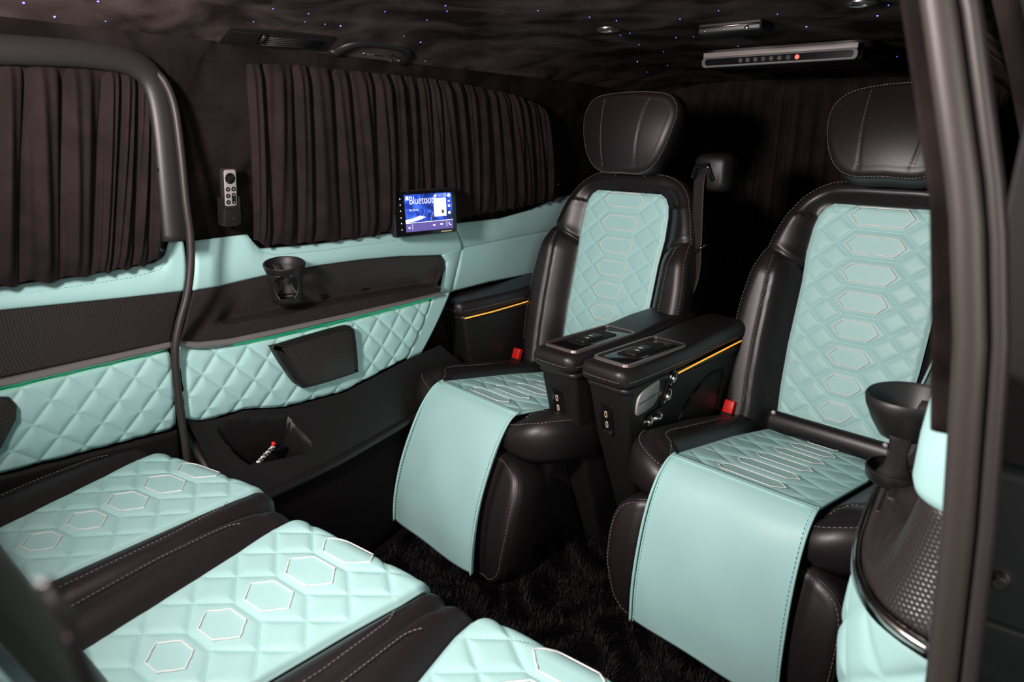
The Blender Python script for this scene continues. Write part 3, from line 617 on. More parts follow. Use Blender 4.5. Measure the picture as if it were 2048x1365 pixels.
far_prof = [(0.012, 0.470), (-0.025, 0.455), (-0.070, 0.405), (-0.112, 0.33), (-0.150, 0.24), (-0.176, 0.14), (-0.186, 0.05)]
sN = captain_seat((1.37, 0.394), 'near black captain seat with aqua quilted insert beside the door pillar', ((-0.050, 0.338), (-0.078, 0.055)), math.radians(24), near_prof, '', -9.0)
sF = captain_seat((1.405, 1.18), 'far black captain seat with aqua quilted insert next to the touchscreen wall', ((-0.062, 0.338), (-0.138, 0.045)), math.radians(6), far_prof, '', -10.0)

# red belt buckles
def to_world(o, p): return o.matrix_basis @ Vector(p)
def buckle(p, rz, label, tilt=0.35):
    t = empty('belt_buckle', p, rz); tag(t, label, 'buckle', 'red seat belt buckles')
    M = Matrix.Rotation(tilt, 4, 'Y')
    rbox('stalk', (-0.012, -0.014, -0.09), (0.012, 0.014, 0.0), 'matte black', t, 0.004, M=M)
    rbox('housing', (-0.013, -0.017, 0.0), (0.013, 0.017, 0.012), 'matte black', t, 0.003, M=M)
    rbox('release_button', (-0.010, -0.016, 0.010), (0.010, 0.016, 0.05), 'red plastic', t, 0.003, M=M)
    return t
buckle(to_world(sN, (0.447, 0.268, 0.402)), PHI, 'red seat belt buckle beside the near captain seat')
buckle(to_world(sF, (0.43, 0.285, 0.405)), PHI, 'red seat belt buckle beside the far captain seat')
# shoulder belt on the far seat
sb = empty('seat_belt', (sF.location[0], sF.location[1], 0), PHI); tag(sb, 'black webbing seat belt hanging from the far seat shoulder', 'seat belt')
bp = catmull([(0.715, -0.262, 1.085), (0.690, -0.268, 1.10), (0.664, -0.275, 1.07), (0.655, -0.283, 0.98), (0.645, -0.295, 0.87), (0.635, -0.300, 0.78), (0.615, -0.285, 0.70), (0.585, -0.27, 0.62), (0.55, -0.268, 0.52)], 8)
Pt = np.stack([bp + np.array([0.010 * k, 0.024 * k, 0]) for k in np.linspace(-1, 1, 9)], 1); grid('webbing', Pt, 'webbing', sb, 0.0015, toward=(-1, 0, 0))
g = loft('belt_guide', [[(0.70 + dx, -0.30 + b, 1.09 + z) for b, z in rrect(w_, h_, 0.022, 4)] for dx, w_, h_ in ((-0.03, 0.085, 0.085), (-0.02, 0.105, 0.105), (0.05, 0.105, 0.12), (0.06, 0.09, 0.10))], 'black plastic', sb)
tube('guide_loop', [(0.662, -0.255, 1.075), (0.66, -0.262, 1.108), (0.662, -0.30, 1.115), (0.668, -0.32, 1.07)], 0.007, 'gloss black', sb)
tg = tube('tongue', [(0.642, -0.262, 0.845), (0.638, -0.295, 0.855), (0.640, -0.335, 0.885)], 0.009, 'gloss black', sb, 8, (1, 0.6)); tube('tongue_tip', [(0.630, -0.275, 0.845), (0.618, -0.268, 0.805)], 0.010, 'gloss black', tg, 8, (1, 0.3))

# ------------------------------------------------------------------ armrest consoles
def console(name_loc, rz, label, charger=True, ports=True, controls=False, outer=False, length=0.62):
    t = empty('armrest_console', name_loc, rz); tag(t, label, 'armrest', 'armrest consoles of the captain seats')
    W = 0.074; zt = 0.66
    # leather pad: rounded sections from front to back
    rings = []
    for a, hw_, zl, zu, ra in [(0.0, 0.050, 0.622, 0.648, 0.012), (0.006, 0.064, 0.612, 0.656, 0.018), (0.02, 0.072, 0.606, zt, 0.02), (0.10, W, 0.605, zt, 0.02), (0.27, W, 0.610, zt + 0.002, 0.02), (0.34, W, 0.613, 0.668, 0.024), (0.42, W, 0.618, 0.676, 0.026), (length - 0.06, W, 0.624, 0.680, 0.027), (length - 0.01, 0.068, 0.63, 0.675, 0.022), (length, 0.055, 0.64, 0.665, 0.012)]:
        rings.append([(a, b, (zl + zu) / 2 + z) for b, z in rrect(2 * hw_, zu - zl, min(ra, (zu - zl) / 2 - 0.001), 6)])
    pad = loft('pad', rings, 'black leather', t)
    pth = catmull([(0.30, -W - 0.001, 0.632), (0.10, -W - 0.001, 0.628), (0.03, -0.073, 0.628), (0.006, -0.060, 0.629), (-0.001, -0.035, 0.629), (-0.001, 0.035, 0.629), (0.006, 0.060, 0.629), (0.03, 0.073, 0.628), (0.10, W + 0.001, 0.628)], 8)
    dashes('stitching', pth, 'grey thread', pad, 0.005, 0.003, 0.0008)
    # body tapering down to the floor
    br = []
    for z, f0, f1, bw, sh in [(0.012, 0.20, length - 0.16, 0.034, -0.0), (0.25, 0.12, length - 0.10, 0.042, 0), (0.45, 0.055, length - 0.06, 0.054, 0), (0.575, 0.030, length - 0.04, 0.062, 0), (0.592, 0.028, length - 0.04, 0.063, 0)]:
        br.append([(a, b, z) for a, b in rrect(f1 - f0, 2 * bw, 0.016, 5, (f0 + f1) / 2, 0)])
    body = sharp(loft('body', br, 'black plastic', t), 60)
    loft('collar', [[(a, b, z) for a, b in rrect(length - 0.04 - f0, 2 * bw, 0.018, 5, (f0 + length - 0.04) / 2, 0)] for z, f0, bw in ((0.590, 0.030, 0.062), (0.592, 0.022, 0.066), (0.606, 0.020, 0.067), (0.609, 0.03, 0.06))], 'trim plastic', t)
    sides = (1, -1) if not outer else (-1,)
    for s in sides:
        tube('light_strip', [(0.24, s * 0.0685, 0.600), (0.30, s * 0.072, 0.607), (0.38, s * 0.073, 0.613), (0.48, s * 0.0725, 0.619), (0.56, s * 0.07, 0.622)] if not outer else [(0.03, s * 0.066, 0.600), (0.15, s * 0.0735, 0.604), (0.30, s * 0.075, 0.612), (0.45, s * 0.075, 0.622)], 0.0022, 'amber light', t)
    if charger:
        ring_o = rrect(0.27, 0.118, 0.02, 6, 0.165, 0); ring_i = rrect(0.25, 0.100, 0.014, 6, 0.165, 0)
        V = [(a, b, zt - 0.002) for a, b in ring_o] + [(a, b, zt + 0.006) for a, b in [(0.165 + (a - 0.165) * 0.985, b * 0.97) for a, b in ring_o]] + [(a, b, zt + 0.006) for a, b in ring_i] + [(a, b, zt - 0.001) for a, b in ring_i]
        n = len(ring_o); F = [[k * n + i, k * n + (i + 1) % n, (k + 1) * n + (i + 1) % n, (k + 1) * n + i] for k in range(3) for i in range(n)]
        sharp(meshobj('tray_bezel', V, F, 'bronze bezel', t), 40)
        tr = rbox('charging_tray', (0.045, -0.046, zt - 0.006), (0.285, 0.046, zt + 0.0025), 'gloss black', t, 0.001)
        prism('tray_mat', rrect(0.15, 0.062, 0.012, 3, 0.17, 0), lambda p, q, d: (p, q, zt + d), 0.0, 0.0045, 'matte black', tr, 0.001)
        prism('charging_pad', rrect(0.085, 0.036, 0.005, 4, 0.155, 0), lambda p, q, d: (p, q, zt + d), 0.0, 0.009, 'black plastic', tr, 0.002)
        # charging symbol: coil dots and arcs
        for k, (r_, a0, a1) in enumerate(((0.004, -60, 60), (0.0068, -60, 60), (0.0096, -55, 55))):
            tube('charging_symbol', [(0.150 - r_ * math.cos(math.radians(g)), -0.002 + r_ * math.sin(math.radians(g)) , zt + 0.0095) for g in np.linspace(a0, a1, 9)], 0.0006, 'icon grey', tr, 4)
            tube('charging_symbol', [(0.160 + r_ * math.cos(math.radians(g)), 0.002 + r_ * math.sin(math.radians(g)), zt + 0.0095) for g in np.linspace(a0, a1, 9)], 0.0006, 'icon grey', tr, 4)
    if ports:
        # front face runs from (0.055, 0.45) to (0.03, 0.575)
        ff = lambda b, s, d: (0.030 + 0.025 * s / 0.125 - d * 0.98, b, 0.575 - s + d * -0.19)
        pb = prism('port_panel', rrect(0.040, 0.084, 0.006, 4, 0.006, 0.072), ff, 0, 0.004, 'gloss black', t, 0.001)
        for s_ in (0.055, 0.085):
            tube('usb_port', [ff(0.006 + b, s_ + z, 0.0045) for b, z in rrect(0.0065, 0.0165, 0.003, 4)], 0.0012, 'port gold', pb, 6, closed=True, up=(-1, 0, 0))
        prism('port_lip', rrect(0.032, 0.010, 0.004, 3, 0.006, 0.108), ff, 0, 0.010, 'black plastic', pb, 0.003)
    if controls:
        fs = lambda a, z, d: (a, -0.0545 - 0.065 * (z - 0.45) - d, z)
        fs0 = fs; fs = lambda a, z, d: fs0(0.13 + (a - 0.13) * 0.88 - 0.022, 0.545 + (z - 0.51) * 0.86, d)
        sk = prism('side_speaker', catmull([(0.085, 0.500), (0.10, 0.487), (0.165, 0.50), (0.185, 0.53), (0.183, 0.572), (0.165, 0.577), (0.11, 0.562), (0.088, 0.542)], 4, True), fs, 0, 0.006, 'grille metal', t, 0.002)
        prism('speaker_bar', [(0.088, 0.522), (0.183, 0.535), (0.183, 0.538), (0.088, 0.525)], fs, 0.004, 0.0068, 'gloss black', sk)
        sc_ = prism('seat_controls', catmull([(0.13, 0.438), (0.15, 0.425), (0.20, 0.436), (0.222, 0.462), (0.212, 0.478), (0.165, 0.475), (0.137, 0.460)], 4, True), fs, 0, 0.006, 'gloss black', t, 0.002)
        ball('control_knob', fs(0.150, 0.450, 0.010), 0.012, 'chrome', sc_, 3, (1.0, 0.7, 1.0))
        tube('control_switch', [fs(0.168, 0.452, 0.009), fs(0.188, 0.456, 0.012), fs(0.208, 0.464, 0.009)], [0.007, 0.011, 0.007], 'chrome', sc_, 10)
        bs = prism('backrest_control', catmull([(0.205, 0.485), (0.222, 0.482), (0.245, 0.52), (0.262, 0.575), (0.258, 0.592), (0.245, 0.585), (0.222, 0.53)], 4, True), fs, 0, 0.006, 'gloss black', t, 0.002)
        tube('control_switch', [fs(0.216, 0.492, 0.008), fs(0.226, 0.512, 0.011), fs(0.236, 0.535, 0.008)], [0.006, 0.010, 0.007], 'chrome', bs, 10)
        tube('control_switch', [fs(0.240, 0.548, 0.008), fs(0.248, 0.566, 0.010), fs(0.254, 0.583, 0.007)], [0.006, 0.008, 0.006], 'chrome', bs, 10)
        fs = fs0
        tube('pocket_edge', [fs(a, z, 0.001) for a, z in catmull([(0.24, 0.34), (0.27, 0.43), (0.32, 0.50), (0.40, 0.545), (0.47, 0.55), (0.49, 0.53), (0.492, 0.42)], 8)], 0.0045, 'matte black', t, 8)
    return t
nb0 = to_world(sN, (-0.052, 0.357, 0)); console((nb0.x, nb0.y, 0), PHI, 'armrest console with chrome seat controls on the near seat', controls=True)
fb0 = to_world(sF, (0.035, -0.262, 0)); console((fb0.x, fb0.y, 0), PHI, 'armrest console with charging tray on the far seat side')
ob0 = to_world(sF, (0.195, 0.385, 0)); console((ob0.x, ob0.y, 0), PHI, 'plain padded armrest between the far seat and the side wall', False, False, False, True, 0.5)

# ------------------------------------------------------------------ rear-facing front seats
def front_seat(loc, rz, label, bscale=1.0):
    t = empty('rear_facing_seat', (loc[0], loc[1], 0), rz); tag(t, label, 'seat', 'rear facing seats in the front row')
    ZT = 0.505                     # local x runs from the backrest to the cushion's front edge
    fr = lambda a, b, h: (a, b, ZT + h)
    L_ = 0.40
    WI = lambda a: np.interp(a, [-0.05, 0.0, 0.12, 0.25, 0.34, 0.38, 0.42, 0.47], [0.112, 0.120, 0.136, 0.154, 0.170, 0.172, 0.168, 0.155])
    drop = lambda a: -0.55 * np.clip(a - 0.30, 0, 1) ** 2
    def h(a, b):
        d = np.abs(b) - WI(a); s = np.maximum(d, 0)
        hh = -0.010 + 0.036 * (1 - np.exp(-(s / 0.025) ** 1.5)) - 5.0 * np.maximum(np.abs(b) - 0.20, 0) ** 2 + drop(a)
        return hh - 0.004 * np.exp(-((np.abs(b) - 0.203 + 0.10 * np.maximum(0.16 - a, 0)) / 0.004) ** 2)
    ch = [(-0.06, 0), (-0.06, 0.12), (-0.05, 0.175), (0.05, 0.196), (0.18, 0.208), (0.30, 0.207), (0.348, 0.203), (0.368, 0.185), (0.374, 0.12), (0.375, 0)]
    cu = pillow('cushion', catmull(ch + [(a, -b) for a, b in ch[-2:0:-1]], 9, True), h, fr, 0.034, 0.13, 'black leather', t, 44, center=(0.17, 0))
    for sgn in (1, -1):
        aa = np.linspace(-0.04, 0.30, 60)
        dashes('stitching', [fr(a, sgn * (0.207 - 0.10 * max(0.16 - a, 0) - 3.0 * max(a - 0.27, 0) ** 2 * 4), float(h(np.array([a]), np.array([0.205 - 0.10 * max(0.16 - a, 0)]))[0]) + 0.004) for a in aa], 'grey thread', cu, 0.0045, 0.003, 0.0008)
    # insert that rolls over the front edge
    na, nb = 240, 160; s = np.linspace(-0.06, 0.47, na); u = np.linspace(-1, 1, nb)
    ab = np.minimum(s, 0.372); over = np.maximum(s - 0.372, 0); R = 0.045; th = np.clip(over / R, 0, 1.5)
    Ax = ab + R * np.sin(th); Zx = drop(ab) - R * (1 - np.cos(th)) 
    Wd = WI(s); Bq = u[None, :] * Wd[:, None]; Sq = np.repeat(s[:, None], nb, 1); pa = 0.0785
    hws = lambda a: np.interp(a, [0.0, 0.36], [0.036, 0.058])
    q = quilt(Bq, Sq, pa, np.maximum(hws(Sq) - 0.012, 0.015), 0.75, 0.0042, 0.007, 0.065 - pa / 2)
    nrm = np.stack([np.sin(th) , np.zeros(na), np.cos(th)], -1)
    Hq = 0.004 + (q + 0.002) * (1 - np.exp(-((1 - np.abs(u))[None, :] * 0.15 / 0.02) ** 2)) - 0.010 * np.exp(-((1 - np.abs(u))[None, :] * 0.15 / 0.006) ** 2)
    Pt = np.stack([np.repeat(Ax[:, None], nb, 1), Bq, ZT + np.repeat(Zx[:, None], nb, 1)], -1) + nrm[:, None] * Hq[..., None]
    si = grid('cushion_insert', Pt, 'aqua leather', t, 0.005, toward=(0.1, 0, 1)); si['label'] = 'aqua quilted leather seat insert'
    sfun = lambda b, a_: np.array([np.interp(a_, s, Ax), b, ZT + np.interp(a_, s, Zx)]) + _unit(np.array([np.interp(a_, s, nrm[:, 0]), 0, np.interp(a_, s, nrm[:, 2])])) * 0.0026
    threads('quilt_stitching', sfun, pa, lambda a_: max(float(hws(a_)) - 0.012, 0.015), 0.75, 0.065 - pa / 2, -0.05, 0.44, lambda a_: float(WI(a_)) - 0.006, si)
    for i in range(5):
        ac = 0.065 + i * pa; pts = []
        for b, aa in hexring(0, ac, float(hws(ac)), 0.0255 + 0.001 * i):
            k = int(np.clip((aa + 0.06) / 0.53 * (na - 1), 0, na - 1)); pts.append(np.array([Ax[k], b, ZT + Zx[k]]) + nrm[k] * 0.0072)
        tube('hexagon_piping', pts, 0.0012, 'silver thread', si, 6, closed=True)
    loft('seat_base', [[(a, b, z) for a, b in rrect(w_, d_, 0.03, 4, 0.15, 0)] for w_, d_, z in ((0.34, 0.30, 0.005), (0.34, 0.30, 0.2), (0.40, 0.38, 0.385))], 'matte black', t)
    # backrest leaning away to the front of the van
    al = math.radians(17); fb = lambda b, z, hh: (-0.088 - math.tan(al) * (z - ZT) + hh * math.cos(al), b, z + hh * math.sin(al))
    oh = [(b * bscale, z) for b, z in [(0, 0.50), (0.15, 0.505), (0.175, 0.56), (0.185, 0.75), (0.180, 0.95), (0.165, 1.06), (0.13, 1.09), (0, 1.095)]]
    def hbk(b, z): return 0.022 + (0.045 if bscale > 0.9 else 0.008) * smooth01((np.abs(b) - 0.105 * bscale) / 0.035) * smooth01((1.05 - z) / 0.1)
    bk = pillow('backrest', catmull(oh + [(-b, z) for b, z in oh[-2:0:-1]], 9, True), hbk, fb, 0.028, 0.24, 'black leather', t, 24, 'brown leather', lambda b, z: b > 5, center=(0, 0.8))
    nz, nb2 = 120, 80; z = np.linspace(0.52, 0.98, nz); u = np.linspace(-1, 1, nb2); Bq = np.repeat((u * 0.10 * bscale)[None], nz, 0); Zq = np.repeat(z[:, None], nb2, 1)
    grid('backrest_insert', np.stack(fb(Bq, Zq, 0.024 + quilt(Bq, Zq, 0.0743, 0.03, 0.8, 0.0055, 0.008, 0.5) - 0.01 * np.abs(u)[None] ** 8), -1), 'aqua leather', t, 0.006, toward=(1, 0, 0))
    return t
front_seat((0.268, 1.278), math.radians(7), 'rear facing seat cushion nearest the far sliding door')
front_seat((0.263, 0.832), math.radians(0.5), 'middle rear facing seat cushion with aqua quilted top')
fs3 = front_seat((0.262, 0.382), math.radians(0), 'rear facing seat at the bottom edge, closest to the camera', 0.74)
b3 = empty('seat_belt'); tag(b3, 'blurred seat belt tongue beside the closest front seat backrest', 'seat belt')
q0, q1 = at(88, 1168, 1, 0.205), at(128, 1236, 1, 0.205)
tube('tongue', [q0, (q0 + q1) / 2, q1], 0.0032, 'trim plastic', b3, 10, (1, 0.8)); ball('latch_pin', at(134, 1274, 1, 0.205), 0.0010, 'bronze bezel', b3)
tube('webbing', [q1, at(136, 1262, 1, 0.205), at(150, 1300, 1, 0.207), at(190, 1400, 1, 0.21)], 0.0022, 'matte black', b3, 8, (1, 0.5), up=(0, 1, 0))
buckle((0.262, 1.475, 0.545), 0, 'red seat belt buckle at the left picture edge', -0.3)

# ------------------------------------------------------------------ things on the far wall
# touchscreen
A0, A1, A2, A3 = at(784, 383, 1, 1.482), at(914, 374, 1, 1.428), at(912, 463, 1, 1.428), at(792, 477, 1, 1.482)
Wt = 0.5 * (np.linalg.norm(A1 - A0) + np.linalg.norm(A2 - A3)); Ht = 0.5 * (np.linalg.norm(A3 - A0) + np.linalg.norm(A2 - A1))
ctr = (A0 + A1 + A2 + A3) / 4
ux_ = (A1 - A0) + (A2 - A3); ux_[2] = 0; ux_ = _unit(ux_); uz_ = _unit(np.array([0, 0.05, 1.0])); uz_ = _unit(uz_ - ux_ * (uz_ @ ux_)); un_ = np.cross(ux_, uz_)
if un_[1] > 0: un_ = -un_
fT = lambda p, q, d: tuple(ctr + ux_ * p + uz_ * q + un_ * d)
ts = empty('touchscreen', tuple(ctr)); ts.location = (0, 0, 0); tag(ts, 'lit touchscreen display showing Bluetooth in front of the curtain', 'display')
prism('body', rrect(Wt, Ht, 0.008, 4), fT, -0.020, 0.0, 'trim plastic', ts, 0.004)
sc = prism('screen', rrect(Wt * 0.97, Ht * 0.94, 0.004, 3), fT, -0.002, 0.0012, 'gloss black', ts)
sw, sh = Wt * 0.76, Ht * 0.80; sx0 = -Wt * 0.5 + Wt * 0.165; sy0 = -sh / 2
def rect(name, x0, y0, x1, y1, d, mat, par=None):
    return meshobj(name, [fT(sx0 + x0 * sw, sy0 + y0 * sh, d), fT(sx0 + x1 * sw, sy0 + y0 * sh, d), fT(sx0 + x1 * sw, sy0 + y1 * sh, d), fT(sx0 + x0 * sw, sy0 + y1 * sh, d)], [[0, 1, 2, 3]], mat, par or sc, False)
rect('wallpaper', 0, 0.24, 1, 1, 0.0016, 'screen blue'); rect('menu_bar', 0, 0, 1, 0.225, 0.0016, 'screen violet')
rect('cover_art', 0.60, 0.36, 0.865, 0.86, 0.0022, 'screen white'); rect('note_mark', 0.76, 0.44, 0.81, 0.53, 0.0026, 'grey plastic')
rect('divider_line', 0, 0.232, 1, 0.245, 0.0020, 'screen white')
meshobj('wave_graphic', [fT(sx0 + x * sw, sy0 + y * sh, 0.0021) for x, y in ((0, 0.25), (0, 0.33), (0.13, 0.35), (0.30, 0.42), (0.42, 0.37), (0.30, 0.31), (0.18, 0.28))], [[0, 1, 2, 3, 4, 5, 6]], 'screen white', sc, False)
for k, (x0, y0, x1, y1) in enumerate(((0.34, 0.26, 0.41, 0.56), (0.52, 0.25, 0.58, 0.50))):
    tube('wave_line', [fT(sx0 + (x0 + (x1 - x0) * s) * sw, sy0 + (y0 + (y1 - y0) * s ** 0.8) * sh, 0.0022) for s in np.linspace(0, 1, 8)], 0.0002, 'screen white', sc, 4)
rect('source_icon', 0.025, 0.855, 0.085, 0.955, 0.0022, 'screen white')
text_mesh('title_text', 'Bluetooth', 0.285 * sh, 'screen white', sc, lambda p, q, d: fT(sx0 + p, sy0 + q, d), 0.09 * sw, 0.735 * sh, d=0.0030, fit=(0.57 * sw, 0.215 * sh))
text_mesh('status_text', 'No Device', 0.078 * sh, 'screen white', sc, lambda p, q, d: fT(sx0 + p, sy0 + q, d), 0.085 * sw, 0.555 * sh, d=0.0022, fit=(0.19 * sw, 0.065 * sh))
text_mesh('clock_text', '11:35', 0.125 * sh, 'screen white', sc, lambda p, q, d: fT(sx0 + p, sy0 + q, d), 0.70 * sw, 0.885 * sh, d=0.0032, fit=(0.18 * sw, 0.09 * sh))
for x, y, s in ((0.645, 0.93, 0.022), (0.935, 0.92, 0.032), (0.93, 0.44, 0.028)): prism('status_icon', [(sx0 + x * sw + s * sw * math.cos(g), sy0 + y * sh + s * sw * math.sin(g)) for g in np.linspace(0, 6.28, 12, endpoint=False)], fT, 0.0015, 0.0024, 'screen white', sc)
for y in (0.60, 0.625, 0.65, 0.745, 0.77): rect('list_icon', 0.905, y, 0.955, y + 0.012, 0.0022, 'screen white')
rect('menu_icon', 0.05, 0.09, 0.085, 0.135, 0.0022, 'screen white'); rect('divider_line', 0.13, 0.05, 0.136, 0.20, 0.0020, 'screen white'); rect('divider_line', 0.855, 0.05, 0.861, 0.20, 0.0020, 'screen white')
rect('menu_icon', 0.56, 0.115, 0.61, 0.155, 0.0020, 'screen white'); rect('menu_icon', 0.572, 0.125, 0.598, 0.145, 0.0024, 'screen violet'); rect('menu_icon', 0.715, 0.12, 0.775, 0.155, 0.0022, 'screen white')
tube('phone_icon', [fT(sx0 + x * sw, sy0 + y * sh, 0.003) for x, y in ((0.905, 0.17), (0.915, 0.12), (0.94, 0.09), (0.955, 0.10))], 0.0012, 'screen white', sc, 6)
for y in (0.90, 0.74, 0.58, 0.40, 0.25, 0.08): prism('side_key', rrect(0.0025, 0.0035, 0.001, 2, -Wt * 0.5 + Wt * 0.10, sy0 + y * sh), fT, 0.001, 0.0018, 'screen white', ts)
prism('maker_plate', rrect(Wt * 0.18, 0.0035, 0.0015, 2, Wt * 0.31, -Ht * 0.455), fT, 0.001, 0.0018, 'port gold', ts)
rbox('mount', (ctr[0] - 0.04, 1.472, ctr[2] - 0.05), (ctr[0] + 0.04, 1.535, ctr[2] - 0.005), 'matte black', ts, 0.003)

# remote control in its wall holder
rc = at(460, 392, 1, 1.47); fR0 = lambda yb: (lambda p, q, d: (rc[0] + p + 0.02 * (q / 0.1), yb - d + 0.16 * (q / 1.0), rc[2] + q))
k_ = at(460, 335, 1, 1.46); b_ = at(460, 452, 1, 1.48)
rw = abs(at(474, 392, 1, 1.47)[0] - at(446, 392, 1, 1.47)[0]) ; rh = k_[2] - b_[2]
zc = (k_[2] + b_[2]) / 2 - rc[2]
fR = lambda p, q, d: (rc[0] + p, 1.478 - d - 0.14 * q, rc[2] + zc + q)
rm = empty('remote_control'); tag(rm, 'slim silver remote control standing in the black wall holder', 'remote')
prism('case', rrect(rw * 1.08, rh * 0.93, 0.008, 5, 0, rh * 0.035), fR, 0.0, 0.010, 'trim plastic', rm, 0.003)
prism('face', rrect(rw * 0.84, rh * 0.62, 0.006, 5, 0.0, rh * 0.155), fR, 0.009, 0.0112, 'remote silver', rm, 0.001)
circ = lambda cx, cy, r, n=24: [(cx + r * math.cos(g), cy + r * math.sin(g)) for g in np.linspace(0, 2 * math.pi, n, endpoint=False)]
dp = prism('click_pad', circ(0, rh * 0.315, rw * 0.36), fR, 0.010, 0.0122, 'gloss black', rm, 0.0008)
prism('click_pad_centre', circ(0, rh * 0.315, rw * 0.2), fR, 0.011, 0.0128, 'matte black', dp, 0.0006)
for cx, cy in ((-0.2, 0.135), (0.2, 0.135), (-0.2, 0.025), (-0.2, -0.085)):
    b1 = prism('button', circ(cx * rw, cy * rh, rw * 0.15, 16), fR, 0.010, 0.0124, 'gloss black', rm, 0.0006); prism('button_symbol', circ(cx * rw, cy * rh, rw * 0.05, 8), fR, 0.012, 0.0128, 'remote silver', b1)
vb = prism('volume_rocker', rrect(rw * 0.28, rh * 0.19, rw * 0.135, 6, rw * 0.2, -rh * 0.03), fR, 0.010, 0.0124, 'gloss black', rm, 0.0006)
for s in (1, -1): prism('volume_symbol', circ(rw * 0.2, -rh * 0.03 + s * rh * 0.06, rw * 0.05, 8), fR, 0.012, 0.0128, 'remote silver', vb)
ho = empty('remote_holder'); tag(ho, 'black pocket holder fixed to the suede pillar below the remote', 'holder')
prism('pocket', rrect(rw * 1.30, rh * 0.31, 0.010, 5, 0, -rh * 0.345), fR, -0.010, 0.0155, 'black plastic', ho, 0.004)
for s in (1, -1): prism('side_wall', rrect(rw * 0.09, rh * 0.46, 0.0015, 2, s * rw * 0.61, -rh * 0.22), fR, -0.008, 0.012, 'black plastic', ho, 0.001)
prism('button_mark', circ(rw * 0.05, -rh * 0.37, rw * 0.12, 14), fR, 0.015, 0.0162, 'trim plastic', ho)

# cup holders
def cup_holder(loc, label, az, tilt=0.2, funnel=False):
    """az: compass direction the open side faces"""
    t = empty('cup_holder', loc, math.radians(az)); tag(t, label, 'cup holder', 'clip on cup holders')
    M = Matrix.Translation((0, 0, 0.112)) @ Matrix.Rotation(tilt, 4, 'Y')
    lathe('rim', [(0.043, -0.014), (0.0475, -0.013), (0.0525, 0.006), (0.0535, 0.014), (0.051, 0.017), (0.0475, 0.014), (0.041, -0.012), (0.043, -0.014)] if not funnel else [(0.028, -0.040), (0.033, -0.040), (0.043, -0.022), (0.0525, 0.002), (0.0545, 0.014), (0.052, 0.018), (0.048, 0.014), (0.038, -0.018), (0.028, -0.036), (0.028, -0.040)], 'black plastic', t, 48, M)
    lathe('foot', [(0.0, 0.0), (0.034, 0.0), (0.0385, 0.004), (0.0405, 0.018), (0.038, 0.020), (0.035, 0.008), (0.0, 0.006)], 'black plastic', t, 40)
    for g, ww in (((62, 1.0), (-62, 1.0), (180, 1.3)) if not funnel else ((180, 1.6), (60, 1.3))):
        c_, s_ = math.cos(math.radians(g)), math.sin(math.radians(g)); P = []
        for z_, w_ in ((0.010, 44), (0.020, 34), (0.034, 22), (0.055, 15), (0.075, 17), (0.088, 26), (0.098, 40), (0.106, 50)):
            r_ = 0.0385 + 0.0075 * (z_ / 0.1) ** 1.6 if not funnel else 0.036 - 0.004 * math.sin(math.pi * min(z_ / 0.075, 1))
            if funnel and z_ > 0.09: continue
            P.append([(r_ * math.cos(math.radians(g + ww * a)), r_ * math.sin(math.radians(g + ww * a)), z_ - 0.045 * tilt * math.cos(math.radians(g + ww * a)) * (z_ / 0.1) ** 3) for a in np.linspace(-w_, w_, 13)])
        grid('strut', np.array(P), 'black plastic', t, 0.003, toward=(c_, s_, 0))
    for g in (90, 210, 330):
        c_, s_ = math.cos(math.radians(g)), math.sin(math.radians(g)); tn = np.array([-s_, c_, 0])
        P = [[np.array([r_ * c_, r_ * s_, z_ - 0.9 * tilt * r_ * c_]) + tn * x for x in np.linspace(-w_, w_, 5)] for r_, z_, w_ in ((0.045, 0.112, 0.012), (0.034, 0.104, 0.010), (0.022, 0.086, 0.008))]
        grid('grip_flap', np.array(P), 'rubber', t, 0.003, toward=(-c_, -s_, 0.3))
    return t
cb = at(576, 604, 1, 1.475); cup_holder((cb[0], cb[1], cb[2]), 'black cup holder on the far carbon tray', 235, 0.22).scale = (0.97, 0.97, 0.80)

# key lanyard in the pocket
kl = empty('key_lanyard'); tag(kl, 'braided lanyard with a red bead and black key in the stowage pocket', 'lanyard')
p0, p1 = at(512, 928, 1, 1.395), at(546, 893, 1, 1.43)
for s in (-1, 1):
    pts = []
    for k in range(15):
        q = p0 + (p1 - p0) * k / 14; pts.append(q + np.array([0.004 * math.sin(k * 1.6 + (0 if s > 0 else math.pi)) + 0.003 * s, 0, 0.003 * math.cos(k * 1.6)]))
    tube('braid_strand', pts, 0.0035, 'silver thread' if s > 0 else 'matte black', kl, 6)
for k in range(7):
    q = p0 + (p1 - p0) * (k + 0.5) / 7; ball('braid_bead', q + np.array([0.006, -0.003, -0.002]), 0.0035, 'grey plastic', kl, 1, (1.4, 0.7, 0.7))
ball('red_bead', at(547, 888, 1, 1.428), 0.0065, 'red plastic', kl, 2)
rbox('key_fob', at(548, 905, 1, 1.43) + np.array([0, 0, -0.006]), at(572, 893, 1, 1.43) + np.array([0, 0.02, 0.004]), 'gloss black', kl, 0.004)
cl_ = rbox('stowage_clip', at(575, 905, 1, 1.45), at(600, 890, 1, 1.46) + np.array([0, 0.01, 0]), 'black plastic', None, 0.002); tag(cl_, 'small black plastic catch at the rear end of the stowage pocket', 'clip')

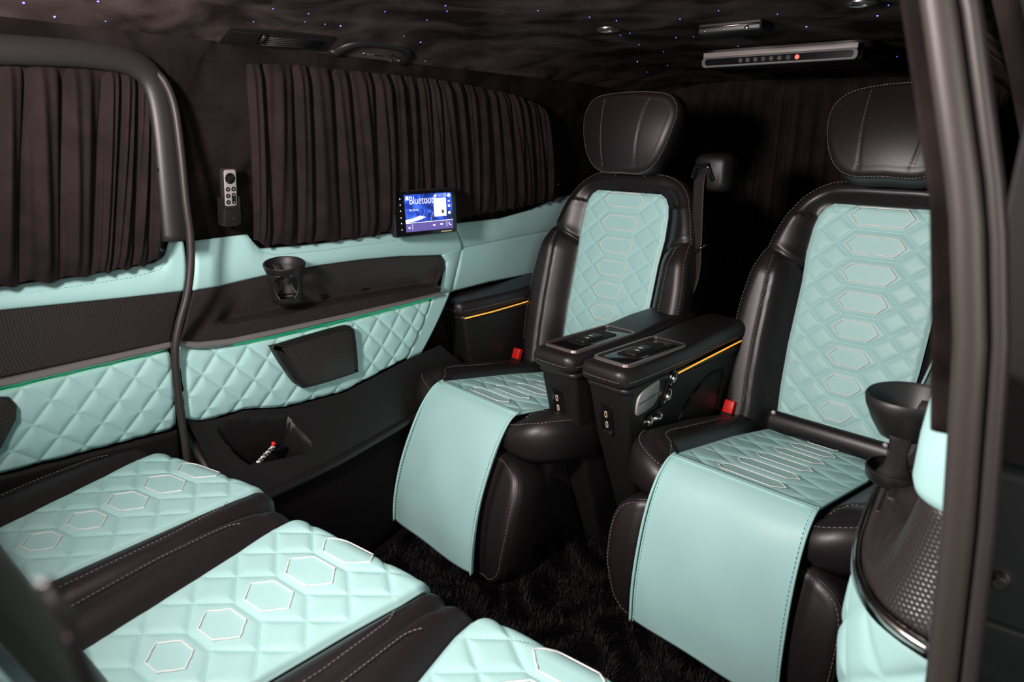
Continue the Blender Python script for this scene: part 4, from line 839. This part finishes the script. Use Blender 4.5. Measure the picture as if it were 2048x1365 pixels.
# ------------------------------------------------------------------ ceiling fittings
def ceil_px(pts, dz=0.0): return [on_ceiling(u, v, dz) for u, v in pts]
vn = empty('air_vent'); tag(vn, 'flat black ventilation panel in the headliner above the curtain', 'vent')
co = ceil_px([(437, 88), (462, 57), (560, 63), (668, 75), (648, 103), (540, 97)], 0.004)
def slab(name, top, mat, par, t_=0.006):
    T = np.array(top); n = len(T); nrm = _unit(np.cross(T[1] - T[0], T[2] - T[0])); 
    if nrm[2] < 0: nrm = -nrm
    V = np.vstack([T, T + nrm * t_]); F = [list(range(n)), list(range(n, 2 * n))[::-1]] + [[i, (i + 1) % n, n + (i + 1) % n, n + i] for i in range(n)]
    return meshobj(name, V, F, mat, par, False)
fr_ = slab('frame', co, 'black plastic', vn)
slab('louvre_panel', ceil_px([(535, 72), (650, 82), (638, 98), (524, 90)], 0.007), 'matte black', vn)
slab('blank_panel', ceil_px([(462, 64), (522, 69), (512, 88), (450, 84)], 0.007), 'black plastic', vn)
for k in range(5): tube('slat', ceil_px([(532 - k * 2.2, 75 + k * 3.6), (646 - k * 2.4, 84.5 + k * 3.1)], 0.010), 0.0016, 'trim plastic', vn, 5)
tube('thumb_tab', ceil_px([(529, 72), (521, 86)], 0.012), 0.004, 'trim plastic', vn, 6)
gh = empty('grab_handle'); tag(gh, 'curved black grab handle hanging below the headliner', 'handle')
h0, h1 = on_ceiling(672, 104, 0.0), on_ceiling(803, 122, 0.0)
ax_ = h1 - h0; dn_ = np.array([0.0, -0.92, 0.40])
gp = [h0 + np.array([0, 0, 0.0]), h0 + ax_ * 0.03 + dn_ * 0.030, h0 + ax_ * 0.12 + dn_ * 0.052, h0 + ax_ * 0.3 + dn_ * 0.062, h0 + ax_ * 0.5 + dn_ * 0.064, h0 + ax_ * 0.7 + dn_ * 0.062, h0 + ax_ * 0.88 + dn_ * 0.052, h0 + ax_ * 0.97 + dn_ * 0.030, h1]
tube('grip', catmull(gp, 6), 0.014, 'black plastic', gh, 12, (1.0, 0.8), up=(0, 0.2, 1))
for p in (h0, h1): ball('mount', p, 0.018, 'black plastic', gh, 2, (1.2, 0.8, 0.6))
hk = h0 + ax_ * 0.68 + dn_ * 0.02
tube('coat_hook', [hk + np.array([0, 0, 0.006]), hk + np.array([0.004, -0.012, -0.002]), hk + np.array([0.003, -0.018, -0.014]), hk + np.array([0.0, -0.010, -0.02])], 0.0035, 'trim plastic', gh, 8)
tube('chrome_pin', [h0 + ax_ * 0.34 + dn_ * 0.012, h0 + ax_ * 0.62 + dn_ * 0.012], 0.003, 'chrome', gh, 6)
for (u, v), lab in (((1216, 57), 'small round reading lamp in the headliner above the far seat'), ((1724, 4), 'small round reading lamp in the headliner at the top picture edge')):
    c = on_ceiling(u, v, 0.0); t = empty('ceiling_lamp', tuple(c)); tag(t, lab, 'lamp', 'round headliner lamps')
    lathe('bezel', [(0.030, 0.004), (0.030, -0.003), (0.026, -0.006), (0.021, -0.004), (0.021, 0.004)], 'brushed metal', t, 32); lathe('lens', [(0.0, -0.004), (0.015, -0.0035), (0.021, -0.001)], 'lamp lens', t, 32)
md = empty('ceiling_module'); tag(md, 'flat black ceiling unit with a small camera eye ahead of the roof monitor', 'ceiling unit')
m0, m1 = on_ceiling(1396, 50, 0.0), on_ceiling(1530, 40, 0.0)
rbox('housing', (m0[0] , m1[1], m0[2] - 0.022), (m0[0] + 0.10, m0[1], m0[2] + 0.004), 'black plastic', md, 0.006)
tube('trim_edge', [(m0[0] + 0.001, m1[1] + 0.004, m0[2] - 0.008), (m0[0] + 0.001, m0[1] - 0.004, m0[2] - 0.008)], 0.003, 'brushed metal', md, 6)
for k, (f_, r_) in enumerate(((0.22, 0.006), (0.58, 0.003), (0.88, 0.0025))): ball('camera_eye', (m0[0], m1[1] + (m0[1] - m1[1]) * f_, m0[2] - 0.015), r_, 'chrome', md, 2, (0.5, 1, 1))
mn = empty('roof_monitor'); tag(mn, 'folded roof monitor with a row of touch buttons and a red light', 'monitor')
zc_ = 1.42; q0, q1 = at(1405, 122, 2, zc_), at(1722, 99, 2, zc_); xm = (q0[0] + q1[0]) / 2; ya, yb = q1[1], q0[1]
fM = lambda p, q, d: (xm + q, (ya + yb) / 2 + p, zc_ + d); wm = yb - ya
prism('base', rrect(wm * 1.06, 0.36, 0.05, 6, 0.0, 0.205), fM, 0.012, 0.03, 'black plastic', mn)
prism('display_lid', rrect(wm, 0.30, 0.02, 6, 0, 0.152), lambda p, q, d: fM(p, q, -d), 0.0, 0.022, 'trim plastic', mn, 0.004)
bar = prism('front_bar', rrect(wm * 0.97, 0.030, 0.012, 6, 0, -0.002), lambda p, q, d: (xm - d, (ya + yb) / 2 + p, zc_ + q - 0.006), -0.004, 0.010, 'grey plastic', mn, 0.003)
fbr = lambda p, q, d: (xm - 0.010 - d, (ya + yb) / 2 + p, zc_ + q - 0.006)
tb = prism('touch_bar', rrect(wm * 0.92, 0.019, 0.008, 6, 0, -0.002), fbr, -0.002, 0.0012, 'gloss black', mn)
rbox('top_strip', (xm - 0.006, ya + 0.01, zc_ + 0.006), (xm + 0.02, yb - 0.01, zc_ + 0.020), 'top strip', mn, 0.001)
for k, u in enumerate((1494, 1509, 1525, 1541, 1557, 1573, 1590, 1607)):
    y = yb - (u - 1405) / (1722 - 1405) * wm * 1.0; y -= (ya + yb) / 2
    if k == 7: prism('power_light', circ(y, -0.002, 0.0062, 16), fbr, 0.001, 0.002, 'led red', tb)
    else:
        tube('touch_button', [fbr(a, b, 0.0016) for a, b in circ(y, -0.002, 0.0052, 14)], 0.0005, 'icon grey', tb, 4, closed=True, up=(1, 0, 0)); prism('button_symbol', circ(y, -0.002, 0.0016, 8), fbr, 0.001, 0.0018, 'icon grey', tb)

# ------------------------------------------------------------------ near side: panel nose, pillar, slid-back door
np_ = empty('trim_5'); tag(np_, 'aqua and carbon panel nose with chrome strip beside the near seat', 'side panel', kind='structure')
PLAN = [(0.684, -0.012), (0.685, -0.009), (0.686, -0.004), (0.698, 0.020), (0.720, 0.046), (0.76, 0.068), (0.81, 0.081), (0.90, 0.088), (1.2, 0.092), (1.8, 0.09)]
def nose(name, levels, mat, n=120, m=None, fn=None, thick=0.006, rec=0.0, clip=None):
    base = resample(catmull(PLAN, 10), n); c = np.array([1.0, -0.10]); rows = []
    t_ = np.gradient(base, axis=0); nn = np.stack([-t_[:, 1], t_[:, 0]], -1); nn /= np.linalg.norm(nn, axis=1, keepdims=True)     # towards the cabin / front
    lev = np.array(levels, float)
    if m: z = np.linspace(lev[0, 0], lev[-1, 0], m); lev = np.stack([z, np.interp(z, lev[::int(np.sign(lev[-1, 0] - lev[0, 0])), 0], lev[::int(np.sign(lev[-1, 0] - lev[0, 0])), 1])], -1)
    for z, o_ in lev:
        q = base + nn * o_; zz = np.full(n, z)
        rows.append(np.c_[q, zz])
    Pt = np.array(rows)
    if rec:
        arc = np.r_[0, np.cumsum(np.linalg.norm(np.diff(base, axis=0), axis=1))]; g = smooth01((arc - 0.075) / 0.16)[None, :] * smooth01((lev[:, 0] - 0.722) / 0.05)[:, None]; Pt[..., :2] -= nn[None] * (rec * g)[..., None]
    if fn is not None:
        arc = np.r_[0, np.cumsum(np.linalg.norm(np.diff(base, axis=0), axis=1))]; hgt = fn(np.repeat(arc[None], len(lev), 0), np.repeat(lev[:, :1], n, 1)); Pt[..., :2] += nn[None] * hgt[..., None]
    if clip is not None:
        ok = (base[:, 1] > clip) & (base[:, 0] < 1.15); Pt = Pt[:, ok]
    return grid(name, Pt, mat, np_, thick, toward=(-0.7, 0.7, 0.3))
nose('carbon_tray', [(0.722, 0.0), (0.728, -0.001), (0.736, -0.004), (0.75, -0.009), (0.77, -0.016), (0.80, -0.024), (0.83, -0.030), (0.86, -0.034)], 'carbon weave', rec=0.05)
nose('chrome_strip', [(0.702, 0.004), (0.706, 0.009), (0.716, 0.009), (0.722, 0.003)], 'chrome')
nose('quilted_panel', [(0.702, 0.004), (0.60, 0.010), (0.50, 0.0), (0.44, -0.012)], 'aqua leather', n=240, m=110, fn=diamonds(0.10, 0.10, 0.0, 0.1, 0.005, 0.0075))
nose('lower_trim', [(0.44, -0.010), (0.30, 0.0), (0.0, 0.0)], 'black plastic')
nose('upper_pad', [(0.842, -0.030), (0.845, -0.025), (0.855, -0.022), (0.90, -0.022), (0.96, -0.026), (0.985, -0.032), (0.992, -0.042)], 'aqua leather', n=160, rec=0.035, clip=0.004)
rbox('tray_floor', (0.90, 0.0, 0.728), (1.7, 0.082, 0.734), 'black plastic', np_, 0.002)
rbox('tray_clip', (0.93, 0.045, 0.734), (0.99, 0.075, 0.742), 'trim plastic', np_, 0.002)
cup_holder((1.0, 0.074, 0.735), 'black cup holder beside the near door pillar', 120, 0.05, True)
# door pillar: trim, seal and flange swept up the opening
def pil(z): return np.interp(z, [0.0, 0.5, 0.74, 0.90, 1.05, 1.15, 1.30, 1.42, 1.5], [-0.03, -0.025, -0.008, 0.018, 0.040, 0.057, 0.100, 0.150, 0.20])
def ptr(z): return np.interp(z, [0.0, 0.5, 0.74, 0.90, 1.05, 1.15, 1.30, 1.42, 1.5], [-0.022, -0.012, -0.006, 0.007, 0.024, 0.043, 0.086, 0.136, 0.188])
pr5 = empty('trim_6'); tag(pr5, 'blurred dark door pillar with rubber seals at the right edge', 'pillar', kind='structure')
def pillar(name, y0, y1, x0, x1, mat, r=0.006, zl=0.0, fn=pil):
    Z_ = np.linspace(zl, 1.47, 50); rings = []
    for z in Z_: rings.append([(a, fn(z) + b, z) for a, b in rrect(x1 - x0, abs(y1 - y0), r, 4, (x0 + x1) / 2, (y0 + y1) / 2)])
    return loft(name, rings, mat, pr5)
pillar('suede_edge', -0.020, 0.0, 0.61, 0.72, 'suede', 0.005, 0.968)
pillar('pillar_trim', -0.025, 0.0, 0.585, 0.68, 'pillar trim', 0.011, 0.0, ptr)
pillar('body_flange', -0.032, -0.021, 0.603, 0.68, 'matte black', 0.006, 0.0, ptr)
tube('rubber_seal', [(0.588, ptr(z) - 0.031, z) for z in np.linspace(0, 1.47, 40)], 0.0058, 'rubber', pr5, 12)
rbox('door_jamb', (0.78, -0.45, 0.0), (0.82, -0.015, 0.88), 'jamb paint', pr5, 0.012)
rbox('upper_jamb', (0.80, -0.45, 0.87), (0.83, 0.012, 1.25), 'matte black', pr5, 0.006)
rbox('jamb_step', (0.772, -0.45, 0.60), (0.79, -0.03, 0.71), 'jamb paint', pr5, 0.006)
d2 = empty('door_2'); tag(d2, 'slid back near door, a dark skin outside the pillar', 'door', kind='structure')
rbox('lower_skin', (0.84, -0.24, 0.05), (2.2, -0.12, 0.98), 'black plastic', d2, 0.01)
rbox('upper_skin', (0.84, -0.25, 0.985), (2.2, -0.15, 1.5), 'gloss black', d2, 0.01)
bl = at(1998, 1170, 0, 0.768); lathe('striker_bolt', [(0.0, 0.0), (0.006, 0.0), (0.009, 0.003), (0.009, 0.02), (0.0, 0.02)], 'brushed metal', pr5, 20, Matrix.Translation(Vector(bl)) @ Matrix.Rotation(math.radians(90), 4, 'Y'))

# ------------------------------------------------------------------ shaggy rug
rg = np.random.RandomState(2); NB = 64000
bx_ = rg.uniform(0.45, 2.0, NB); by_ = rg.uniform(0.12, 1.45, NB)
keep = by_ < np.interp(bx_, [0.45, 0.8, 1.2, 1.75], [1.30, 1.30, 1.35, 1.42]); bx_, by_ = bx_[keep], by_[keep]; nB = len(bx_)
cl1 = np.sin(bx_ * 31 + 3 * np.sin(by_ * 17)) + np.cos(by_ * 27 + 2 * np.sin(bx_ * 23)); az = rg.uniform(-0.9, 0.9, nB) + 1.6 * cl1
ln = rg.uniform(0.028, 0.05, nB); wd = rg.uniform(0.0011, 0.002, nB); V = np.zeros((nB, 5, 3))
dx, dy = np.cos(az), np.sin(az); px_, py_ = -dy, dx; lean = rg.uniform(0.35, 0.85, nB)
for k, (s, hz) in enumerate(((0.0, 0.0), (0.35, 0.50), (1.0, 0.62))):
    cx = bx_ + dx * ln * s * lean; cy = by_ + dy * ln * s * lean; cz = ln * hz * (1.1 - 0.35 * lean)
    if k < 2:
        V[:, 2 * k] = np.stack([cx - px_ * wd, cy - py_ * wd, cz], -1); V[:, 2 * k + 1] = np.stack([cx + px_ * wd, cy + py_ * wd, cz], -1)
    else: V[:, 4] = np.stack([cx, cy, cz], -1)
me = bpy.data.meshes.new('shaggy_rug'); me.vertices.add(nB * 5); me.vertices.foreach_set('co', V.astype(np.float32).ravel())
base = (np.arange(nB) * 5)[:, None]; tri = np.concatenate([base + np.array([0, 1, 3]), base + np.array([0, 3, 2]), base + np.array([2, 3, 4])], 1).reshape(-1)
nt_ = nB * 3; me.loops.add(nt_ * 3); me.loops.foreach_set('vertex_index', tri.astype(np.int32)); me.polygons.add(nt_)
me.polygons.foreach_set('loop_start', np.arange(0, nt_ * 3, 3, dtype=np.int32)); me.polygons.foreach_set('loop_total', np.full(nt_, 3, dtype=np.int32)); me.update(calc_edges=True); me.validate()
me.materials.append(MATS['fur']); rug = link(bpy.data.objects.new('shaggy_rug', me), None); tag(rug, 'black long pile shaggy rug on the floor between the seats', 'rug', kind='stuff')
